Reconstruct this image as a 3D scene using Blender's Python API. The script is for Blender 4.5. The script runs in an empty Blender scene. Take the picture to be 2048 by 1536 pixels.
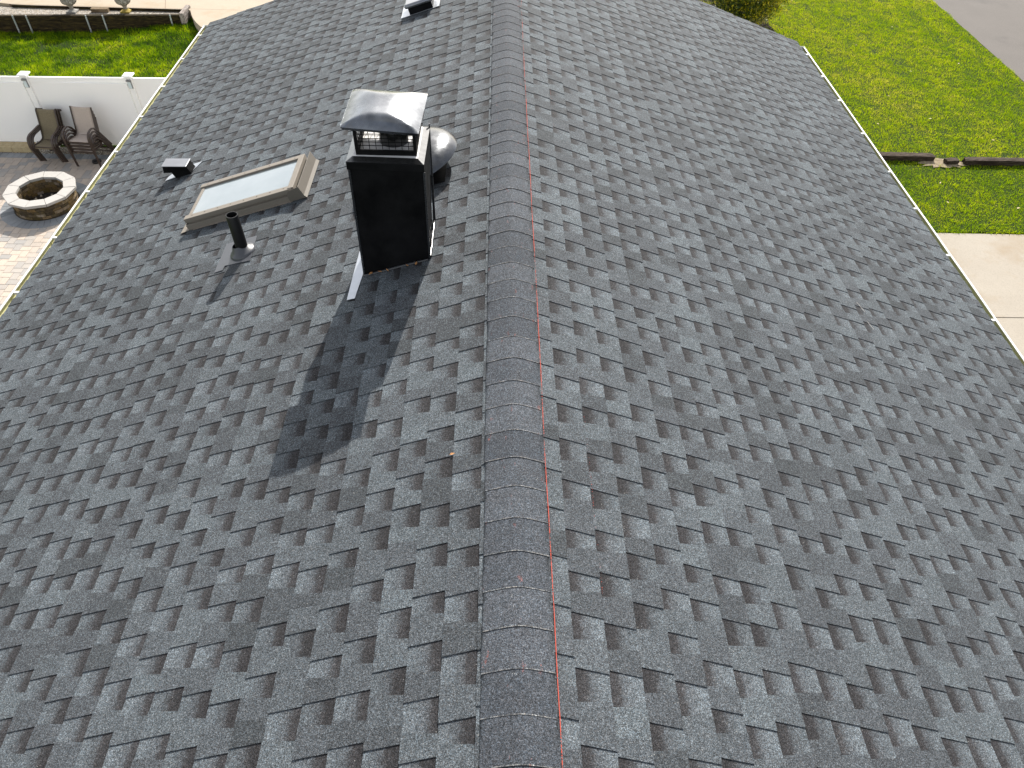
import bpy, math, random
import numpy as np
from mathutils import Vector, Matrix

# ------------------------------------------------------------------ camera, sky, sun, exposure
scene = bpy.context.scene
COL = scene.collection
random.seed(7)
rng = np.random.default_rng(11)

cam_data = bpy.data.cameras.new('camera')
cam = bpy.data.objects.new('camera', cam_data)
COL.objects.link(cam)
cf = Vector((0.030367, 0.678805, -0.73369))
cr = Vector((0.999467, -0.011851, 0.030403))
cu = Vector((-0.011942, 0.734222, 0.678804))
cam.matrix_world = Matrix(((cr.x, cu.x, -cf.x, -0.1211), (cr.y, cu.y, -cf.y, 0.0),
                           (cr.z, cu.z, -cf.z, 2.6211), (0, 0, 0, 1)))
cam_data.sensor_fit = 'HORIZONTAL'
cam_data.sensor_width = 36.0
cam_data.lens = 1421.0 / 2048.0 * 36.0
cam_data.clip_start = 0.05
cam_data.clip_end = 2000.0
scene.camera = cam

SUN = Vector((0.153, 0.802, 0.577)).normalized()
world = bpy.data.worlds.new('World')
scene.world = world
world.use_nodes = True
wt = world.node_tree
sky = wt.nodes.new('ShaderNodeTexSky')
sky.sky_type = 'NISHITA'
sky.sun_disc = False
sky.sun_elevation = math.asin(SUN.z)
sky.sun_rotation = math.atan2(SUN.x, SUN.y)
sky.air_density = 1.0
sky.dust_density = 2.0
sky.ozone_density = 1.0
bg = wt.nodes['Background']
bg.inputs['Strength'].default_value = 0.14
# broken white cloud over the blue
wtc = wt.nodes.new('ShaderNodeTexCoord')
wmp = wt.nodes.new('ShaderNodeMapping'); wmp.inputs['Scale'].default_value = (1.0, 1.0, 2.2)
wt.links.new(wtc.outputs['Generated'], wmp.inputs['Vector'])
wn = wt.nodes.new('ShaderNodeTexNoise'); wn.inputs['Scale'].default_value = 2.6
wn.inputs['Detail'].default_value = 7; wn.inputs['Roughness'].default_value = .6
wt.links.new(wmp.outputs[0], wn.inputs['Vector'])
wr = wt.nodes.new('ShaderNodeValToRGB')
wr.color_ramp.elements[0].position = .40; wr.color_ramp.elements[0].color = (.42, .42, .42, 1)
wr.color_ramp.elements[1].position = .60; wr.color_ramp.elements[1].color = (.92, .92, .92, 1)
wt.links.new(wn.outputs['Fac'], wr.inputs['Fac'])
wbw = wt.nodes.new('ShaderNodeRGBToBW'); wt.links.new(sky.outputs[0], wbw.inputs[0])
wml = wt.nodes.new('ShaderNodeMath'); wml.operation = 'MULTIPLY_ADD'
wml.inputs[1].default_value = .75; wml.inputs[2].default_value = 1.7
wt.links.new(wbw.outputs[0], wml.inputs[0])
wcl = wt.nodes.new('ShaderNodeVectorMath'); wcl.operation = 'SCALE'; wcl.inputs[0].default_value = (1.0, .985, .95)
wt.links.new(wml.outputs[0], wcl.inputs['Scale'])
wmx = wt.nodes.new('ShaderNodeMix'); wmx.data_type = 'RGBA'
wt.links.new(wr.outputs[0], wmx.inputs[0]); wt.links.new(sky.outputs[0], wmx.inputs[6]); wt.links.new(wcl.outputs[0], wmx.inputs[7])
wt.links.new(wmx.outputs[2], bg.inputs['Color'])

sl = bpy.data.lights.new('sun', 'SUN')
sl.energy = 4.2
sl.angle = math.radians(0.5)
sl.color = (1.0, 0.955, 0.88)
so = bpy.data.objects.new('sun', sl)
COL.objects.link(so)
so.rotation_euler = (-SUN).to_track_quat('-Z', 'Y').to_euler()

scene.view_settings.view_transform = 'Standard'
scene.view_settings.look = 'None'
scene.view_settings.gamma = 1.0
scene.view_settings.exposure = 1.15

# ------------------------------------------------------------------ helpers
G = -7.0                       # ground level; the ridge of the roof is z = 0
PITCH = 0.3218                 # roof slope in radians
CP, SP = math.cos(PITCH), math.sin(PITCH)
EXPO = 0.143                   # shingle exposure
EAVE = {-1: 4.311, 1: 4.4445}  # slope length from ridge to drip edge
YFAR, YNEAR = 10.487, -3.0

def rp(side, s, y, n=0.0):
    """point on a roof slope: s down the slope, y along the ridge, n above it"""
    return (side * (s * CP + n * SP), y, -s * SP + n * CP)

class MB:
    def __init__(self):
        self.v, self.f, self.m, self.c = [], [], [], []
    def face(self, pts, m=0, c=None):
        b = len(self.v)
        self.v += [tuple(p) for p in pts]
        self.f.append(tuple(range(b, b + len(pts))))
        self.m.append(m)
        self.c.append(c)
        return self
    def mesh(self, verts, faces, m=0, c=None):
        b = len(self.v)
        self.v += [tuple(p) for p in verts]
        for f in faces:
            self.f.append(tuple(b + i for i in f)); self.m.append(m)
            self.c.append([c] * len(f) if c else None)
        return self
    def box(self, x0, x1, y0, y1, z0, z1, m=0, M=None, c=None):
        vs = [Vector((x, y, z)) for z in (z0, z1) for x, y in ((x0, y0), (x1, y0), (x1, y1), (x0, y1))]
        if M is not None: vs = [M @ v for v in vs]
        return self.mesh(vs, [(3, 2, 1, 0), (4, 5, 6, 7), (0, 1, 5, 4), (1, 2, 6, 5), (2, 3, 7, 6), (3, 0, 4, 7)], m, c)
    def hexa(self, lo, hi, m=0, c=None):
        """lo, hi: four points each, same winding (anticlockwise seen from hi)"""
        return self.mesh(list(lo) + list(hi), [(3, 2, 1, 0), (4, 5, 6, 7), (0, 1, 5, 4), (1, 2, 6, 5), (2, 3, 7, 6), (3, 0, 4, 7)], m, c)
    def lathe(self, prof, M, seg=32, m=0, caps=(False, False), c=None, a0=0, a1=2 * math.pi):
        full = abs(a1 - a0 - 2 * math.pi) < 1e-6
        n = seg if full else seg + 1
        vs, fs = [], []
        for r, z in prof:
            for i in range(n):
                a = a0 + (a1 - a0) * i / seg
                vs.append(M @ Vector((r * math.cos(a), r * math.sin(a), z)))
        for k in range(len(prof) - 1):
            for i in range(seg):
                j = (i + 1) % n
                fs.append((k * n + i, k * n + j, (k + 1) * n + j, (k + 1) * n + i))
        if caps[0]: fs.append(tuple(reversed(range(n))))
        if caps[1]: fs.append(tuple((len(prof) - 1) * n + i for i in range(n)))
        return self.mesh(vs, fs, m, c)
    def sweep(self, path, w, h, m=0, round_=False, seg=8, side=None):
        """rectangular or round tube along a path; w across (side axis), h in the bending plane"""
        P = [Vector(p) for p in path]
        side = Vector(side) if side is not None else None
        vs, fs = [], []
        if round_:
            sec = [(math.cos(2 * math.pi * i / seg) * w / 2, math.sin(2 * math.pi * i / seg) * h / 2) for i in range(seg)]
        else:
            sec = [(-w / 2, -h / 2), (w / 2, -h / 2), (w / 2, h / 2), (-w / 2, h / 2)]
        n = len(sec)
        for i, p in enumerate(P):
            t = (P[min(i + 1, len(P) - 1)] - P[max(i - 1, 0)]).normalized()
            sd = side if side is not None else (Vector((0, 0, 1)).cross(t) if abs(t.z) < .95 else Vector((1, 0, 0)))
            sd = (sd - t * sd.dot(t)).normalized()
            up = t.cross(sd).normalized()
            for a, b in sec: vs.append(p + sd * a + up * b)
        for i in range(len(P) - 1):
            for k in range(n):
                j = (k + 1) % n
                fs.append((i * n + k, (i + 1) * n + k, (i + 1) * n + j, i * n + j))
        fs.append(tuple(range(n))); fs.append(tuple(reversed([(len(P) - 1) * n + k for k in range(n)])))
        return self.mesh(vs, fs, m)

ORIG = {}
def _props(o, label, cat, group, kind):
    if label: o['label'] = label
    if cat: o['category'] = cat
    if group: o['group'] = group
    if kind: o['kind'] = kind

def empty(name, loc, label=None, cat=None, group=None, rz=0.0):
    o = bpy.data.objects.new(name, None)
    COL.objects.link(o)
    o.empty_display_size = 0.1
    o.location = loc
    o.rotation_euler.z = rz
    ORIG[o] = Vector(loc)
    _props(o, label, cat, group, None)
    return o

def obj(name, mb, mats, parent=None, label=None, cat=None, group=None, kind=None, loc=None,
        smooth=None, bevel=0.0, local=False, merge=False):
    """link a MB as one mesh; its vertices are in world space unless local"""
    org = Vector((0, 0, 0)) if local else (ORIG[parent] if parent else Vector(loc or (0, 0, 0)))
    me = bpy.data.meshes.new(name)
    me.from_pydata([(x - org.x, y - org.y, z - org.z) for x, y, z in mb.v], [], mb.f)
    mats = mats if isinstance(mats, (list, tuple)) else [mats]
    for m in mats: me.materials.append(m)
    me.polygons.foreach_set('material_index', mb.m)
    if any(c is not None for c in mb.c):
        at = me.color_attributes.new('tone', 'FLOAT_COLOR', 'CORNER')
        flat = []
        for f, c in zip(mb.f, mb.c):
            for i in range(len(f)):
                flat += list(c[i]) if c is not None else [.5, 0, .5, 1]
        at.data.foreach_set('color', flat)
    if smooth is not None:
        me.polygons.foreach_set('use_smooth', [True] * len(me.polygons))
        me.update()
        try: me.set_sharp_from_angle(angle=math.radians(smooth))
        except Exception: pass
    me.update()
    o = bpy.data.objects.new(name, me)
    COL.objects.link(o)
    if merge or bevel or smooth is not None:
        import bmesh
        bm = bmesh.new(); bm.from_mesh(me)
        bmesh.ops.remove_doubles(bm, verts=bm.verts, dist=1e-5)
        bm.to_mesh(me); bm.free()
        if smooth is not None: me.set_sharp_from_angle(angle=math.radians(smooth))
    if bevel:
        b = o.modifiers.new('bevel', 'BEVEL'); b.width = bevel; b.segments = 2; b.limit_method = 'ANGLE'
    if parent: o.parent = parent; ORIG[o] = org
    else: o.location = org; ORIG[o] = org
    _props(o, label, cat, group, kind)
    return o

# ------------------------------------------------------------------ node material helpers
class NT:
    def __init__(self, name):
        self.mat = bpy.data.materials.new(name); self.mat.use_nodes = True
        self.t = self.mat.node_tree; self.n = self.t.nodes
        self.b = self.n['Principled BSDF']; self.out = self.n['Material Output']
        self.tc = self.n.new('ShaderNodeTexCoord')
    def link(self, a, b): self.t.links.new(a, b)
    def _in(self, sock, v):
        if hasattr(v, 'links') or hasattr(v, 'is_output'): self.link(v, sock)
        else: sock.default_value = v
    def noise(self, scale, detail=2.0, rough=.5, vec=None, out='Fac', scl=None):
        nd = self.n.new('ShaderNodeTexNoise')
        v = vec or self.tc.outputs['Object']
        if scl:
            mp = self.n.new('ShaderNodeMapping'); mp.inputs['Scale'].default_value = scl
            self.link(v, mp.inputs['Vector']); v = mp.outputs[0]
        self.link(v, nd.inputs['Vector'])
        nd.inputs['Scale'].default_value = scale; nd.inputs['Detail'].default_value = detail
        nd.inputs['Roughness'].default_value = rough
        return nd.outputs[out]
    def voro(self, scale, out='Distance', vec=None, feature='F1'):
        nd = self.n.new('ShaderNodeTexVoronoi'); nd.feature = feature
        self.link(vec or self.tc.outputs['Object'], nd.inputs['Vector'])
        nd.inputs['Scale'].default_value = scale
        return nd.outputs[out]
    def ramp(self, fac, stops, interp='LINEAR'):
        nd = self.n.new('ShaderNodeValToRGB'); cr_ = nd.color_ramp; cr_.interpolation = interp
        while len(cr_.elements) < len(stops): cr_.elements.new(.5)
        for e, (p, c) in zip(cr_.elements, stops):
            e.position = p
            e.color = (c, c, c, 1) if isinstance(c, (int, float)) else (*c, 1)
        self._in(nd.inputs['Fac'], fac)
        return nd.outputs['Color']
    def mix(self, fac, a, b, blend='MIX'):
        nd = self.n.new('ShaderNodeMix'); nd.data_type = 'RGBA'; nd.blend_type = blend
        self._in(nd.inputs[0], fac)
        for s, v in ((nd.inputs[6], a), (nd.inputs[7], b)):
            if isinstance(v, tuple): s.default_value = (*v, 1) if len(v) == 3 else v
            elif isinstance(v, (int, float)): s.default_value = (v, v, v, 1)
            else: self.link(v, s)
        return nd.outputs[2]
    def math(self, op, a, b=0.0, c=None, clamp=False):
        nd = self.n.new('ShaderNodeMath'); nd.operation = op; nd.use_clamp = clamp
        self._in(nd.inputs[0], a); self._in(nd.inputs[1], b)
        if c is not None: self._in(nd.inputs[2], c)
        return nd.outputs[0]
    def sep(self, v):
        nd = self.n.new('ShaderNodeSeparateXYZ'); self.link(v, nd.inputs[0]); return nd.outputs
    def attr(self, name='tone'):
        nd = self.n.new('ShaderNodeAttribute'); nd.attribute_name = name
        sp = self.n.new('ShaderNodeSeparateColor'); self.link(nd.outputs['Color'], sp.inputs[0])
        return sp.outputs
    def bump(self, h, strength=.4, dist=.002):
        nd = self.n.new('ShaderNodeBump'); nd.inputs['Strength'].default_value = strength
        nd.inputs['Distance'].default_value = dist
        self.link(h, nd.inputs['Height']); self.link(nd.outputs[0], self.b.inputs['Normal'])
    def base(self, c): self._in(self.b.inputs['Base Color'], c if not isinstance(c, tuple) else (*c, 1)); return self
    def set(self, **k):
        names = dict(rough='Roughness', metal='Metallic', spec='Specular IOR Level', coat='Coat Weight', coatr='Coat Roughness', trans='Transmission Weight')
        for a, v in k.items(): self._in(self.b.inputs[names[a]], v)
        return self

def plain(name, col, rough=.6, metal=0.0, spec=.5, var=.12, scale=6.0, bump=0.0, coat=0.0, bscale=80):
    t = NT(name)
    f = t.noise(scale, 4, .6)
    lo = tuple(max(0, x * (1 - var)) for x in col); hi = tuple(min(1, x * (1 + var)) for x in col)
    t.base(t.mix(f, lo, hi)); t.set(rough=rough, metal=metal, spec=spec, coat=coat)
    if bump: t.bump(t.noise(bscale, 3, .6), bump, .002)
    return t.mat

# shingles -----------------------------------------------------------
def granules(t, col, amt=1.0):
    g1 = t.noise(250, 2, .8); g2 = t.noise(120, 2, .6); g3 = t.noise(1.6, 3, .5)
    m1 = t.ramp(g1, [(.34, .22), (.46, .72), (.54, 1.12), (.66, 2.5)])
    m2 = t.ramp(g2, [(.3, .66), (.5, 1.0), (.7, 1.40)])
    m3 = t.ramp(g3, [(.3, .92), (.7, 1.08)])
    m4 = t.ramp(t.noise(52, 3, .75), [(.32, .78), (.68, 1.24)])
    c = t.mix(1.0, col, m1, 'MULTIPLY'); c = t.mix(1.0, c, m2, 'MULTIPLY'); c = t.mix(1.0, c, m3, 'MULTIPLY'); c = t.mix(1.0, c, m4, 'MULTIPLY')
    # hue scatter of single granules (brownish against bluish)
    hue = t.ramp(t.noise(210, 1, .5), [(.35, (1.07, .98, .93)), (.65, (.94, 1.0, 1.06))])
    c = t.mix(1.0, c, hue, 'MULTIPLY')
    # rare pale granules
    w = t.ramp(t.voro(75), [(.0, 1.0), (.10, 1.0), (.16, 0.0)])
    w = t.math('MULTIPLY', w, t.ramp(t.noise(23, 1), [(.60, 0.0), (.68, 1.0)]))
    return t.mix(w, c, (.24, .24, .23)), g1

def shingle_mat():
    t = NT('asphalt_shingle')
    a = t.attr()
    r, cut, v = a[0], a[1], a[2]
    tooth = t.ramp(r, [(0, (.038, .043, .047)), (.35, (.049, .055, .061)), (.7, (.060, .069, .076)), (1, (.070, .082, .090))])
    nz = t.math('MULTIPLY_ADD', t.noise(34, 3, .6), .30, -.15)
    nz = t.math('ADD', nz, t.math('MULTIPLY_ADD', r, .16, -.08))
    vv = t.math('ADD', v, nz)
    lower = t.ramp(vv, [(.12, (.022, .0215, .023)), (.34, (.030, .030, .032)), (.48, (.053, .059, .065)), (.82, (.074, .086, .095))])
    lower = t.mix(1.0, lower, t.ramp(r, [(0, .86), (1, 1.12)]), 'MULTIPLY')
    c, g = granules(t, t.mix(cut, tooth, lower))
    t.base(c); t.set(rough=.9, spec=.18)
    t.bump(g, .55, .0022)
    return t.mat
def cap_mat():
    t = NT('ridge_cap_shingle')
    a = t.attr()
    base = t.ramp(a[0], [(0, (.034, .040, .048)), (.5, (.046, .053, .062)), (1, (.060, .068, .078))])
    base = t.mix(t.ramp(t.noise(14, 3, .6), [(.35, 0.0), (.7, .5)]), base, (.045, .047, .052))
    base = t.mix(a[2], base, (.16, .16, .155))
    # smears of red chalk dust beside the snapped line
    red = t.math('MULTIPLY', t.ramp(t.noise(17, 2, .6, scl=(1.6, .7, 1)), [(.66, 0.0), (.72, .7)]),
                 t.ramp(t.noise(130, 2, .6), [(.45, 0.0), (.6, .8)]))
    base = t.mix(red, base, (.20, .065, .05))
    c, g = granules(t, base)
    t.base(c); t.set(rough=.9, spec=.18)
    t.bump(g, .55, .0022)
    return t.mat
M_SH, M_CAP = shingle_mat(), cap_mat()

def metal_black(name, col=(.012, .013, .015), rough=.22):
    t = NT(name)
    n = t.noise(5, 4, .65)
    t.base(t.ramp(n, [(.35, col), (.75, tuple(x * 2.2 + .004 for x in col))]))
    t.set(rough=t.ramp(t.noise(9, 4, .7), [(.3, rough * .7), (.75, rough * 1.7)]), spec=.08 if rough > .4 else .5, coat=0.0 if rough > .4 else .25)
    t.bump(t.noise(7, 2, .5), .12, .01)
    return t.mat
M_BLK = metal_black('black_painted_steel')
M_BLKM = metal_black('dull_black_steel', (.0025, .0025, .003), .5)
M_BLKIN = plain('soot_black', (.008, .008, .008), .9, spec=.1)
def cap_metal(k=1.0):
    t = NT('glossy_dark_steel')
    n = t.noise(6, 4, .6)
    t.base(t.ramp(n, [(.3, (.06 * k, .065 * k, .073 * k)), (.7, (.19 * k, .198 * k, .21 * k))]))
    t.set(metal=.95, rough=t.ramp(t.noise(11, 4, .7), [(.3, .14), (.7, .34)]), spec=.6)
    t.bump(t.noise(5, 2, .5), .2, .01)
    return t.mat
M_CAPM = cap_metal(1.15)
M_TOPM = plain('worn_grey_steel', (.13, .13, .13), .16, metal=.9, var=.5, scale=25)
M_GALV = plain('dull_galvanised_steel', (.38, .40, .44), .38, metal=.6, var=.2, scale=12)
M_TAUPE = plain('taupe_aluminium', (.185, .163, .138), .6, spec=.3, var=.06, scale=14)
M_TAUPED = plain('taupe_aluminium_channel', (.12, .105, .09), .5, var=.1)
M_LEAD = plain('grey_boot_rubber', (.055, .058, .066), .38, var=.2, scale=16)
M_PVC = plain('black_plastic_pipe', (.004, .004, .0045), .45, spec=.3, var=.3, scale=30)
M_SCR = plain('screw_head', (.10, .08, .06), .5)
M_WHITE = plain('white_gutter_enamel', (.62, .62, .60), .4, var=.03)
def trough():
    t = NT('stained_gutter_trough')
    n = t.noise(3, 5, .7)
    t.base(t.ramp(n, [(.3, (.44, .43, .20)), (.55, (.52, .50, .27)), (.75, (.36, .35, .12))]))
    t.set(rough=.6); return t.mat
M_TROUGH = trough()
def trough_r():
    t = NT('algae_stained_gutter_trough')
    n = t.noise(4, 5, .7)
    t.base(t.ramp(n, [(.3, (.26, .27, .13)), (.55, (.36, .36, .21)), (.75, (.15, .16, .06))]))
    t.set(rough=.6); return t.mat
M_TROUGHR = trough_r()
M_VINYL = plain('white_vinyl', (.93, .91, .89), .45, var=.015, scale=1.5)
M_SIDING = plain('pale_siding', (.55, .53, .48), .6, var=.05)

# ------------------------------------------------------------------ the house
house = empty('house', (0, 4.0, G), 'house under a charcoal asphalt shingle gable roof with black chimney and white gutters', 'house')

def build_slope(side):
    mb = MB()
    s0 = {-1: 0.1650, 1: 0.0782}[side]
    edges = []
    s = s0
    while s < EAVE[side] - .05:
        edges.append(s); s += EXPO
    edges.append(EAVE[side])
    for ci, sb in enumerate(edges):
        st = max(0.0, sb - EXPO - .012)
        y = YNEAR
        # shingle panels about a metre long shift tone and line a little
        pan_end = y + random.uniform(.2, 1.0); pan_t = random.uniform(-.10, .10); wob = 0.0
        isT = random.random() < .5
        tr = random.random()
        prevtap = 0.0
        while y < YFAR:
            if isT:
                L = random.uniform(.08, .125) if random.random() < .84 else random.uniform(.15, .21)
            else:
                L = random.uniform(.08, .125)
            y1 = min(y + L, YFAR)
            if YFAR - y1 < .05: y1 = YFAR
            if y > pan_end:
                pan_end += 1.0; pan_t = random.uniform(-.12, .12); wob = random.uniform(-.0012, .0012)
            se = sb + wob
            if isT:
                # teeth widen towards the butt edge
                tb = .007 if y > YNEAR else 0; te = .007 if y1 < YFAR else 0
                parts = [(y, y1, tb, te)]
                if y1 - y > .17:
                    ym = y + (y1 - y) * random.uniform(.35, .65)
                    parts = [(y, ym, tb, 0), (ym, y1, 0, te)]
                for (a, b, ta, tb_) in parts:
                    tone = min(1, max(0, random.betavariate(1.3, 1.3) + pan_t))
                    c = (tone, 0, .5, 1)
                    n0, n1 = .0038, .0088 + random.uniform(-.0005, .0009)
                    P = [rp(side, st, a + ta, n0), rp(side, se, a - ta, n1), rp(side, se, b + tb_, n1), rp(side, st, b - tb_, n0)]
                    Q = [rp(side, st, a + ta, .0002), rp(side, se, a - ta, .0040), rp(side, se, b + tb_, .0040), rp(side, st, b - tb_, .0002)]
                    if side < 0: P = P[::-1]; Q = Q[::-1]
                    mb.mesh(Q + P, [(4, 5, 6, 7), (0, 1, 5, 4), (1, 2, 6, 5), (2, 3, 7, 6), (3, 0, 4, 7)], 0, c)
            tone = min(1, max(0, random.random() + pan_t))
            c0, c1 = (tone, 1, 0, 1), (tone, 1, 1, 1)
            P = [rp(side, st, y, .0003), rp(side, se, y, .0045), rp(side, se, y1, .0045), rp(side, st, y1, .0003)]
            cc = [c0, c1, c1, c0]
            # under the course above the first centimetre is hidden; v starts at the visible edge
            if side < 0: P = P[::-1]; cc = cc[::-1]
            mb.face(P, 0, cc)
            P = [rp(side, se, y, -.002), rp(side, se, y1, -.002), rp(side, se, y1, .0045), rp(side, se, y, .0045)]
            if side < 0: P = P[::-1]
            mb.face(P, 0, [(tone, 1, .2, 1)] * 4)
            y = y1; isT = not isT
            if YFAR - y < 1e-4: break
    # deck below
    se = EAVE[side] - .012
    lo = [rp(side, 0, YNEAR, -.02), rp(side, se, YNEAR, -.02), rp(side, se, YFAR - .01, -.02), rp(side, 0, YFAR - .01, -.02)]
    hi = [rp(side, 0, YNEAR, -.0005), rp(side, se, YNEAR, -.0005), rp(side, se, YFAR - .01, -.0005), rp(side, 0, YFAR - .01, -.0005)]
    if side < 0: lo.reverse(); hi.reverse()
    mb.hexa(lo, hi, 1)
    return mb
M_DECK = plain('plywood_edge', (.16, .14, .12), .8)
obj('roof', build_slope(-1), [M_SH, M_DECK], house, label='left slope of the charcoal shingle roof')
obj('roof', build_slope(1), [M_SH, M_DECK], house, label='right slope of the charcoal shingle roof')

def build_caps():
    mb = MB()
    step = .1605
    ycap = 2.2786 - 40 * step
    xl, xr = -.142, .131
    prof_n = 12
    def sec(dz, jl=0, jr=0, dx=0):
        out = []
        for i in range(prof_n + 1):
            x = (xl + jl) + (xr + jr - xl - jl) * i / prof_n
            z = -math.tan(PITCH) * (math.sqrt((x + dx) ** 2 + .028 ** 2) - .010) + dz
            out.append((x, z))
        return out
    k = 0
    while ycap < YFAR - .02:
        y0, y1 = ycap, min(ycap + step + .02, YFAR)
        jl, jr = random.uniform(-.003, .003), random.uniform(-.003, .003)
        sag = random.uniform(-.0008, .0012) + (.0006 if y0 < 3.6 else .0016)
        tone = random.betavariate(1.0, 1.0)
        a = sec(.0146 + sag, jl, jr); b = sec(.0125, jl, jr); m1 = sec(.0147 + sag, jl, jr)
        yl = random.uniform(-.002, .002); yr = random.uniform(-.002, .002)
        def Y(i): return y0 + yl + (yr - yl) * i / prof_n + .006 * math.sin(math.pi * i / prof_n)
        lip = .0035
        for i in range(prof_n):
            c = (tone, 0, 0, 1); cl = (tone, 0, random.choice([.3, .6, .9]), 1)
            p = [(a[i][0], Y(i), a[i][1]), (a[i + 1][0], Y(i + 1), a[i + 1][1]), (m1[i + 1][0], Y(i + 1) + lip, m1[i + 1][1]), (m1[i][0], Y(i) + lip, m1[i][1])]
            mb.face(p, 0, [cl] * 4)
            p = [p[3], p[2], (b[i + 1][0], y1, b[i + 1][1]), (b[i][0], y1, b[i][1])]
            mb.face(p, 0, [c] * 4)
            p = [(a[i][0], Y(i), a[i][1] - .0018 - sag), (a[i + 1][0], Y(i + 1), a[i + 1][1] - .0018 - sag), (a[i + 1][0], Y(i + 1), a[i + 1][1]), (a[i][0], Y(i), a[i][1])]
            mb.face(p, 0, [(tone * .7, 0, .3, 1)] * 4)
        for i, sgn in ((0, -1), (prof_n, 1)):
            z0, z1 = a[i][1], b[i][1]
            p = [(a[i][0], y0, z0), (a[i][0], y1, z1), (a[i][0] + .001 * sgn, y1, z1 - .014), (a[i][0] + .001 * sgn, y0, z0 - .014)]
            if sgn > 0: p.reverse()
            mb.face(p, 0, [(tone * .3, 0, 0, 1)] * 4)
        ycap += step; k += 1
    return mb
obj('ridge_cap', build_caps(), M_CAP, house, smooth=40)

def chalk_mat():
    t = NT('red_chalk')
    t.base(t.mix(t.noise(90, 2), (.40, .062, .040), (.30, .075, .055))); t.set(rough=.9, spec=.1)
    a = t.attr()
    al = t.math('LESS_THAN', t.noise(160, 2, .7), a[0])
    t.link(al, t.b.inputs['Alpha'])
    return t.mat
def build_chalk():
    M_CH = chalk_mat()
    def strip(s, w, n, f, ya=.0, yb=8.2, dy=.04):
        mb = MB()
        y = ya; x0 = random.uniform(-.001, .001)
        while y < yb:
            x1 = max(-.002, min(.002, x0 + random.uniform(-.0007, .0007)))
            a0, a1 = f(y), f(y + dy)
            P = [rp(1, s(y) + x0, y, n), rp(1, s(y) + x0 + w, y, n), rp(1, s(y + dy) + x1 + w, y + dy, n), rp(1, s(y + dy) + x1, y + dy, n)]
            mb.face(P, 0, [(a0, 0, 0, 1), (a0, 0, 0, 1), (a1, 0, 0, 1), (a1, 0, 0, 1)])
            x0 = x1; y += dy
        obj('chalk_line', mb, M_CH, house, label='thin red chalk line snapped along the right side of the ridge' if n > .011 else 'faint red chalk mark on the right slope')
    def f1(y):
        if y < 1.9: v = .60
        elif y < 2.15: v = .44
        elif y < 3.3: v = .56
        elif y < 3.6: v = .46
        elif y < 5.2: v = .58
        else: v = .58 - (y - 5.2) * .06
        return v + .05 * math.sin(y * 7.3) + .05 * math.sin(y * 23)
    strip(lambda y: .1405 if y < 6 else .1405 + (y - 6) * .006, (.0036), .0125, f1, -.6, 8.6)
    # faint older marks down the right slope
    for (s, ya, yb, lv) in ((.365, 1.35, 2.3, .35), (.372, 5.3, 6.4, .33)):
        strip(lambda y, s=s: s, .006, .0105, lambda y, lv=lv: lv + .04 * math.sin(y * 11), ya, yb)
build_chalk()

M_SCUFF = plain('pale_scuff', (.22, .21, .20), .9, var=.3, scale=60)
for (s_, y_, l_) in ((2.835, 4.15, .10), (2.84, 3.93, .08)):
    mb = MB()
    P = [rp(1, s_ - .004, y_, .0102), rp(1, s_ + .004, y_ - .005, .0102), rp(1, s_ + l_ * .35 + .003, y_ - l_, .0102), rp(1, s_ + l_ * .35 - .003, y_ - l_, .0102)]
    mb.face(P)
    obj('scuff_mark', mb, M_SCUFF, house, label='pale scuff mark low on the right slope')
# walls, fascia, soffit
wl = MB()
XL, XR = -3.62, 3.75
zt = -1.30
wl.face([(XL, YNEAR + .3, G), (XL, YNEAR + .3, zt), (XL, YFAR - .35, zt), (XL, YFAR - .35, G)])
wl.face([(XR, YNEAR + .3, G), (XR, YFAR - .35, G), (XR, YFAR - .35, zt), (XR, YNEAR + .3, zt)])
for yy, fl in ((YFAR - .35, 0), (YNEAR + .3, 1)):
    P = [(XL, yy, G), (XL, yy, zt), (0, yy, -.06), (XR, yy, zt), (XR, yy, G)]
    wl.face(P if not fl else P[::-1])
def siding():
    t = NT('lap_siding')
    z = t.sep(t.tc.outputs['Object'])[2]
    fr = t.math('FRACT', t.math('MULTIPLY', z, 8.0))
    t.base(t.mix(t.noise(2, 3), (.50, .48, .43), (.58, .56, .51))); t.set(rough=.6)
    t.bump(fr, .8, .012)
    return t.mat
obj('wall', wl, siding(), house)
fs = MB()
for side, e in ((-1, EAVE[-1]), (1, EAVE[1])):
    x = side * ((e - .035) * CP); z = -e * SP
    fs.box(min(x, x - side * .02), max(x, x - side * .02), YNEAR, YFAR - .02, z - .17, z - .004)
    xi = XL if side < 0 else XR
    xo = x - side * .021
    fs.box(min(xi, xo), max(xi, xo), YNEAR, YFAR - .02, z - .17, z - .155)
for side, e in ((-1, EAVE[-1]), (1, EAVE[1])):
    lo = [rp(side, 0, YFAR - .045, -.17), rp(side, e - .06, YFAR - .045, -.17), rp(side, e - .06, YFAR - .022, -.17), rp(side, 0, YFAR - .022, -.17)]
    hi = [rp(side, 0, YFAR - .045, -.022), rp(side, e - .06, YFAR - .045, -.022), rp(side, e - .06, YFAR - .022, -.022), rp(side, 0, YFAR - .022, -.022)]
    if side < 0: lo.reverse(); hi.reverse()
    fs.hexa(lo, hi)
obj('fascia', fs, M_WHITE, house)

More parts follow.
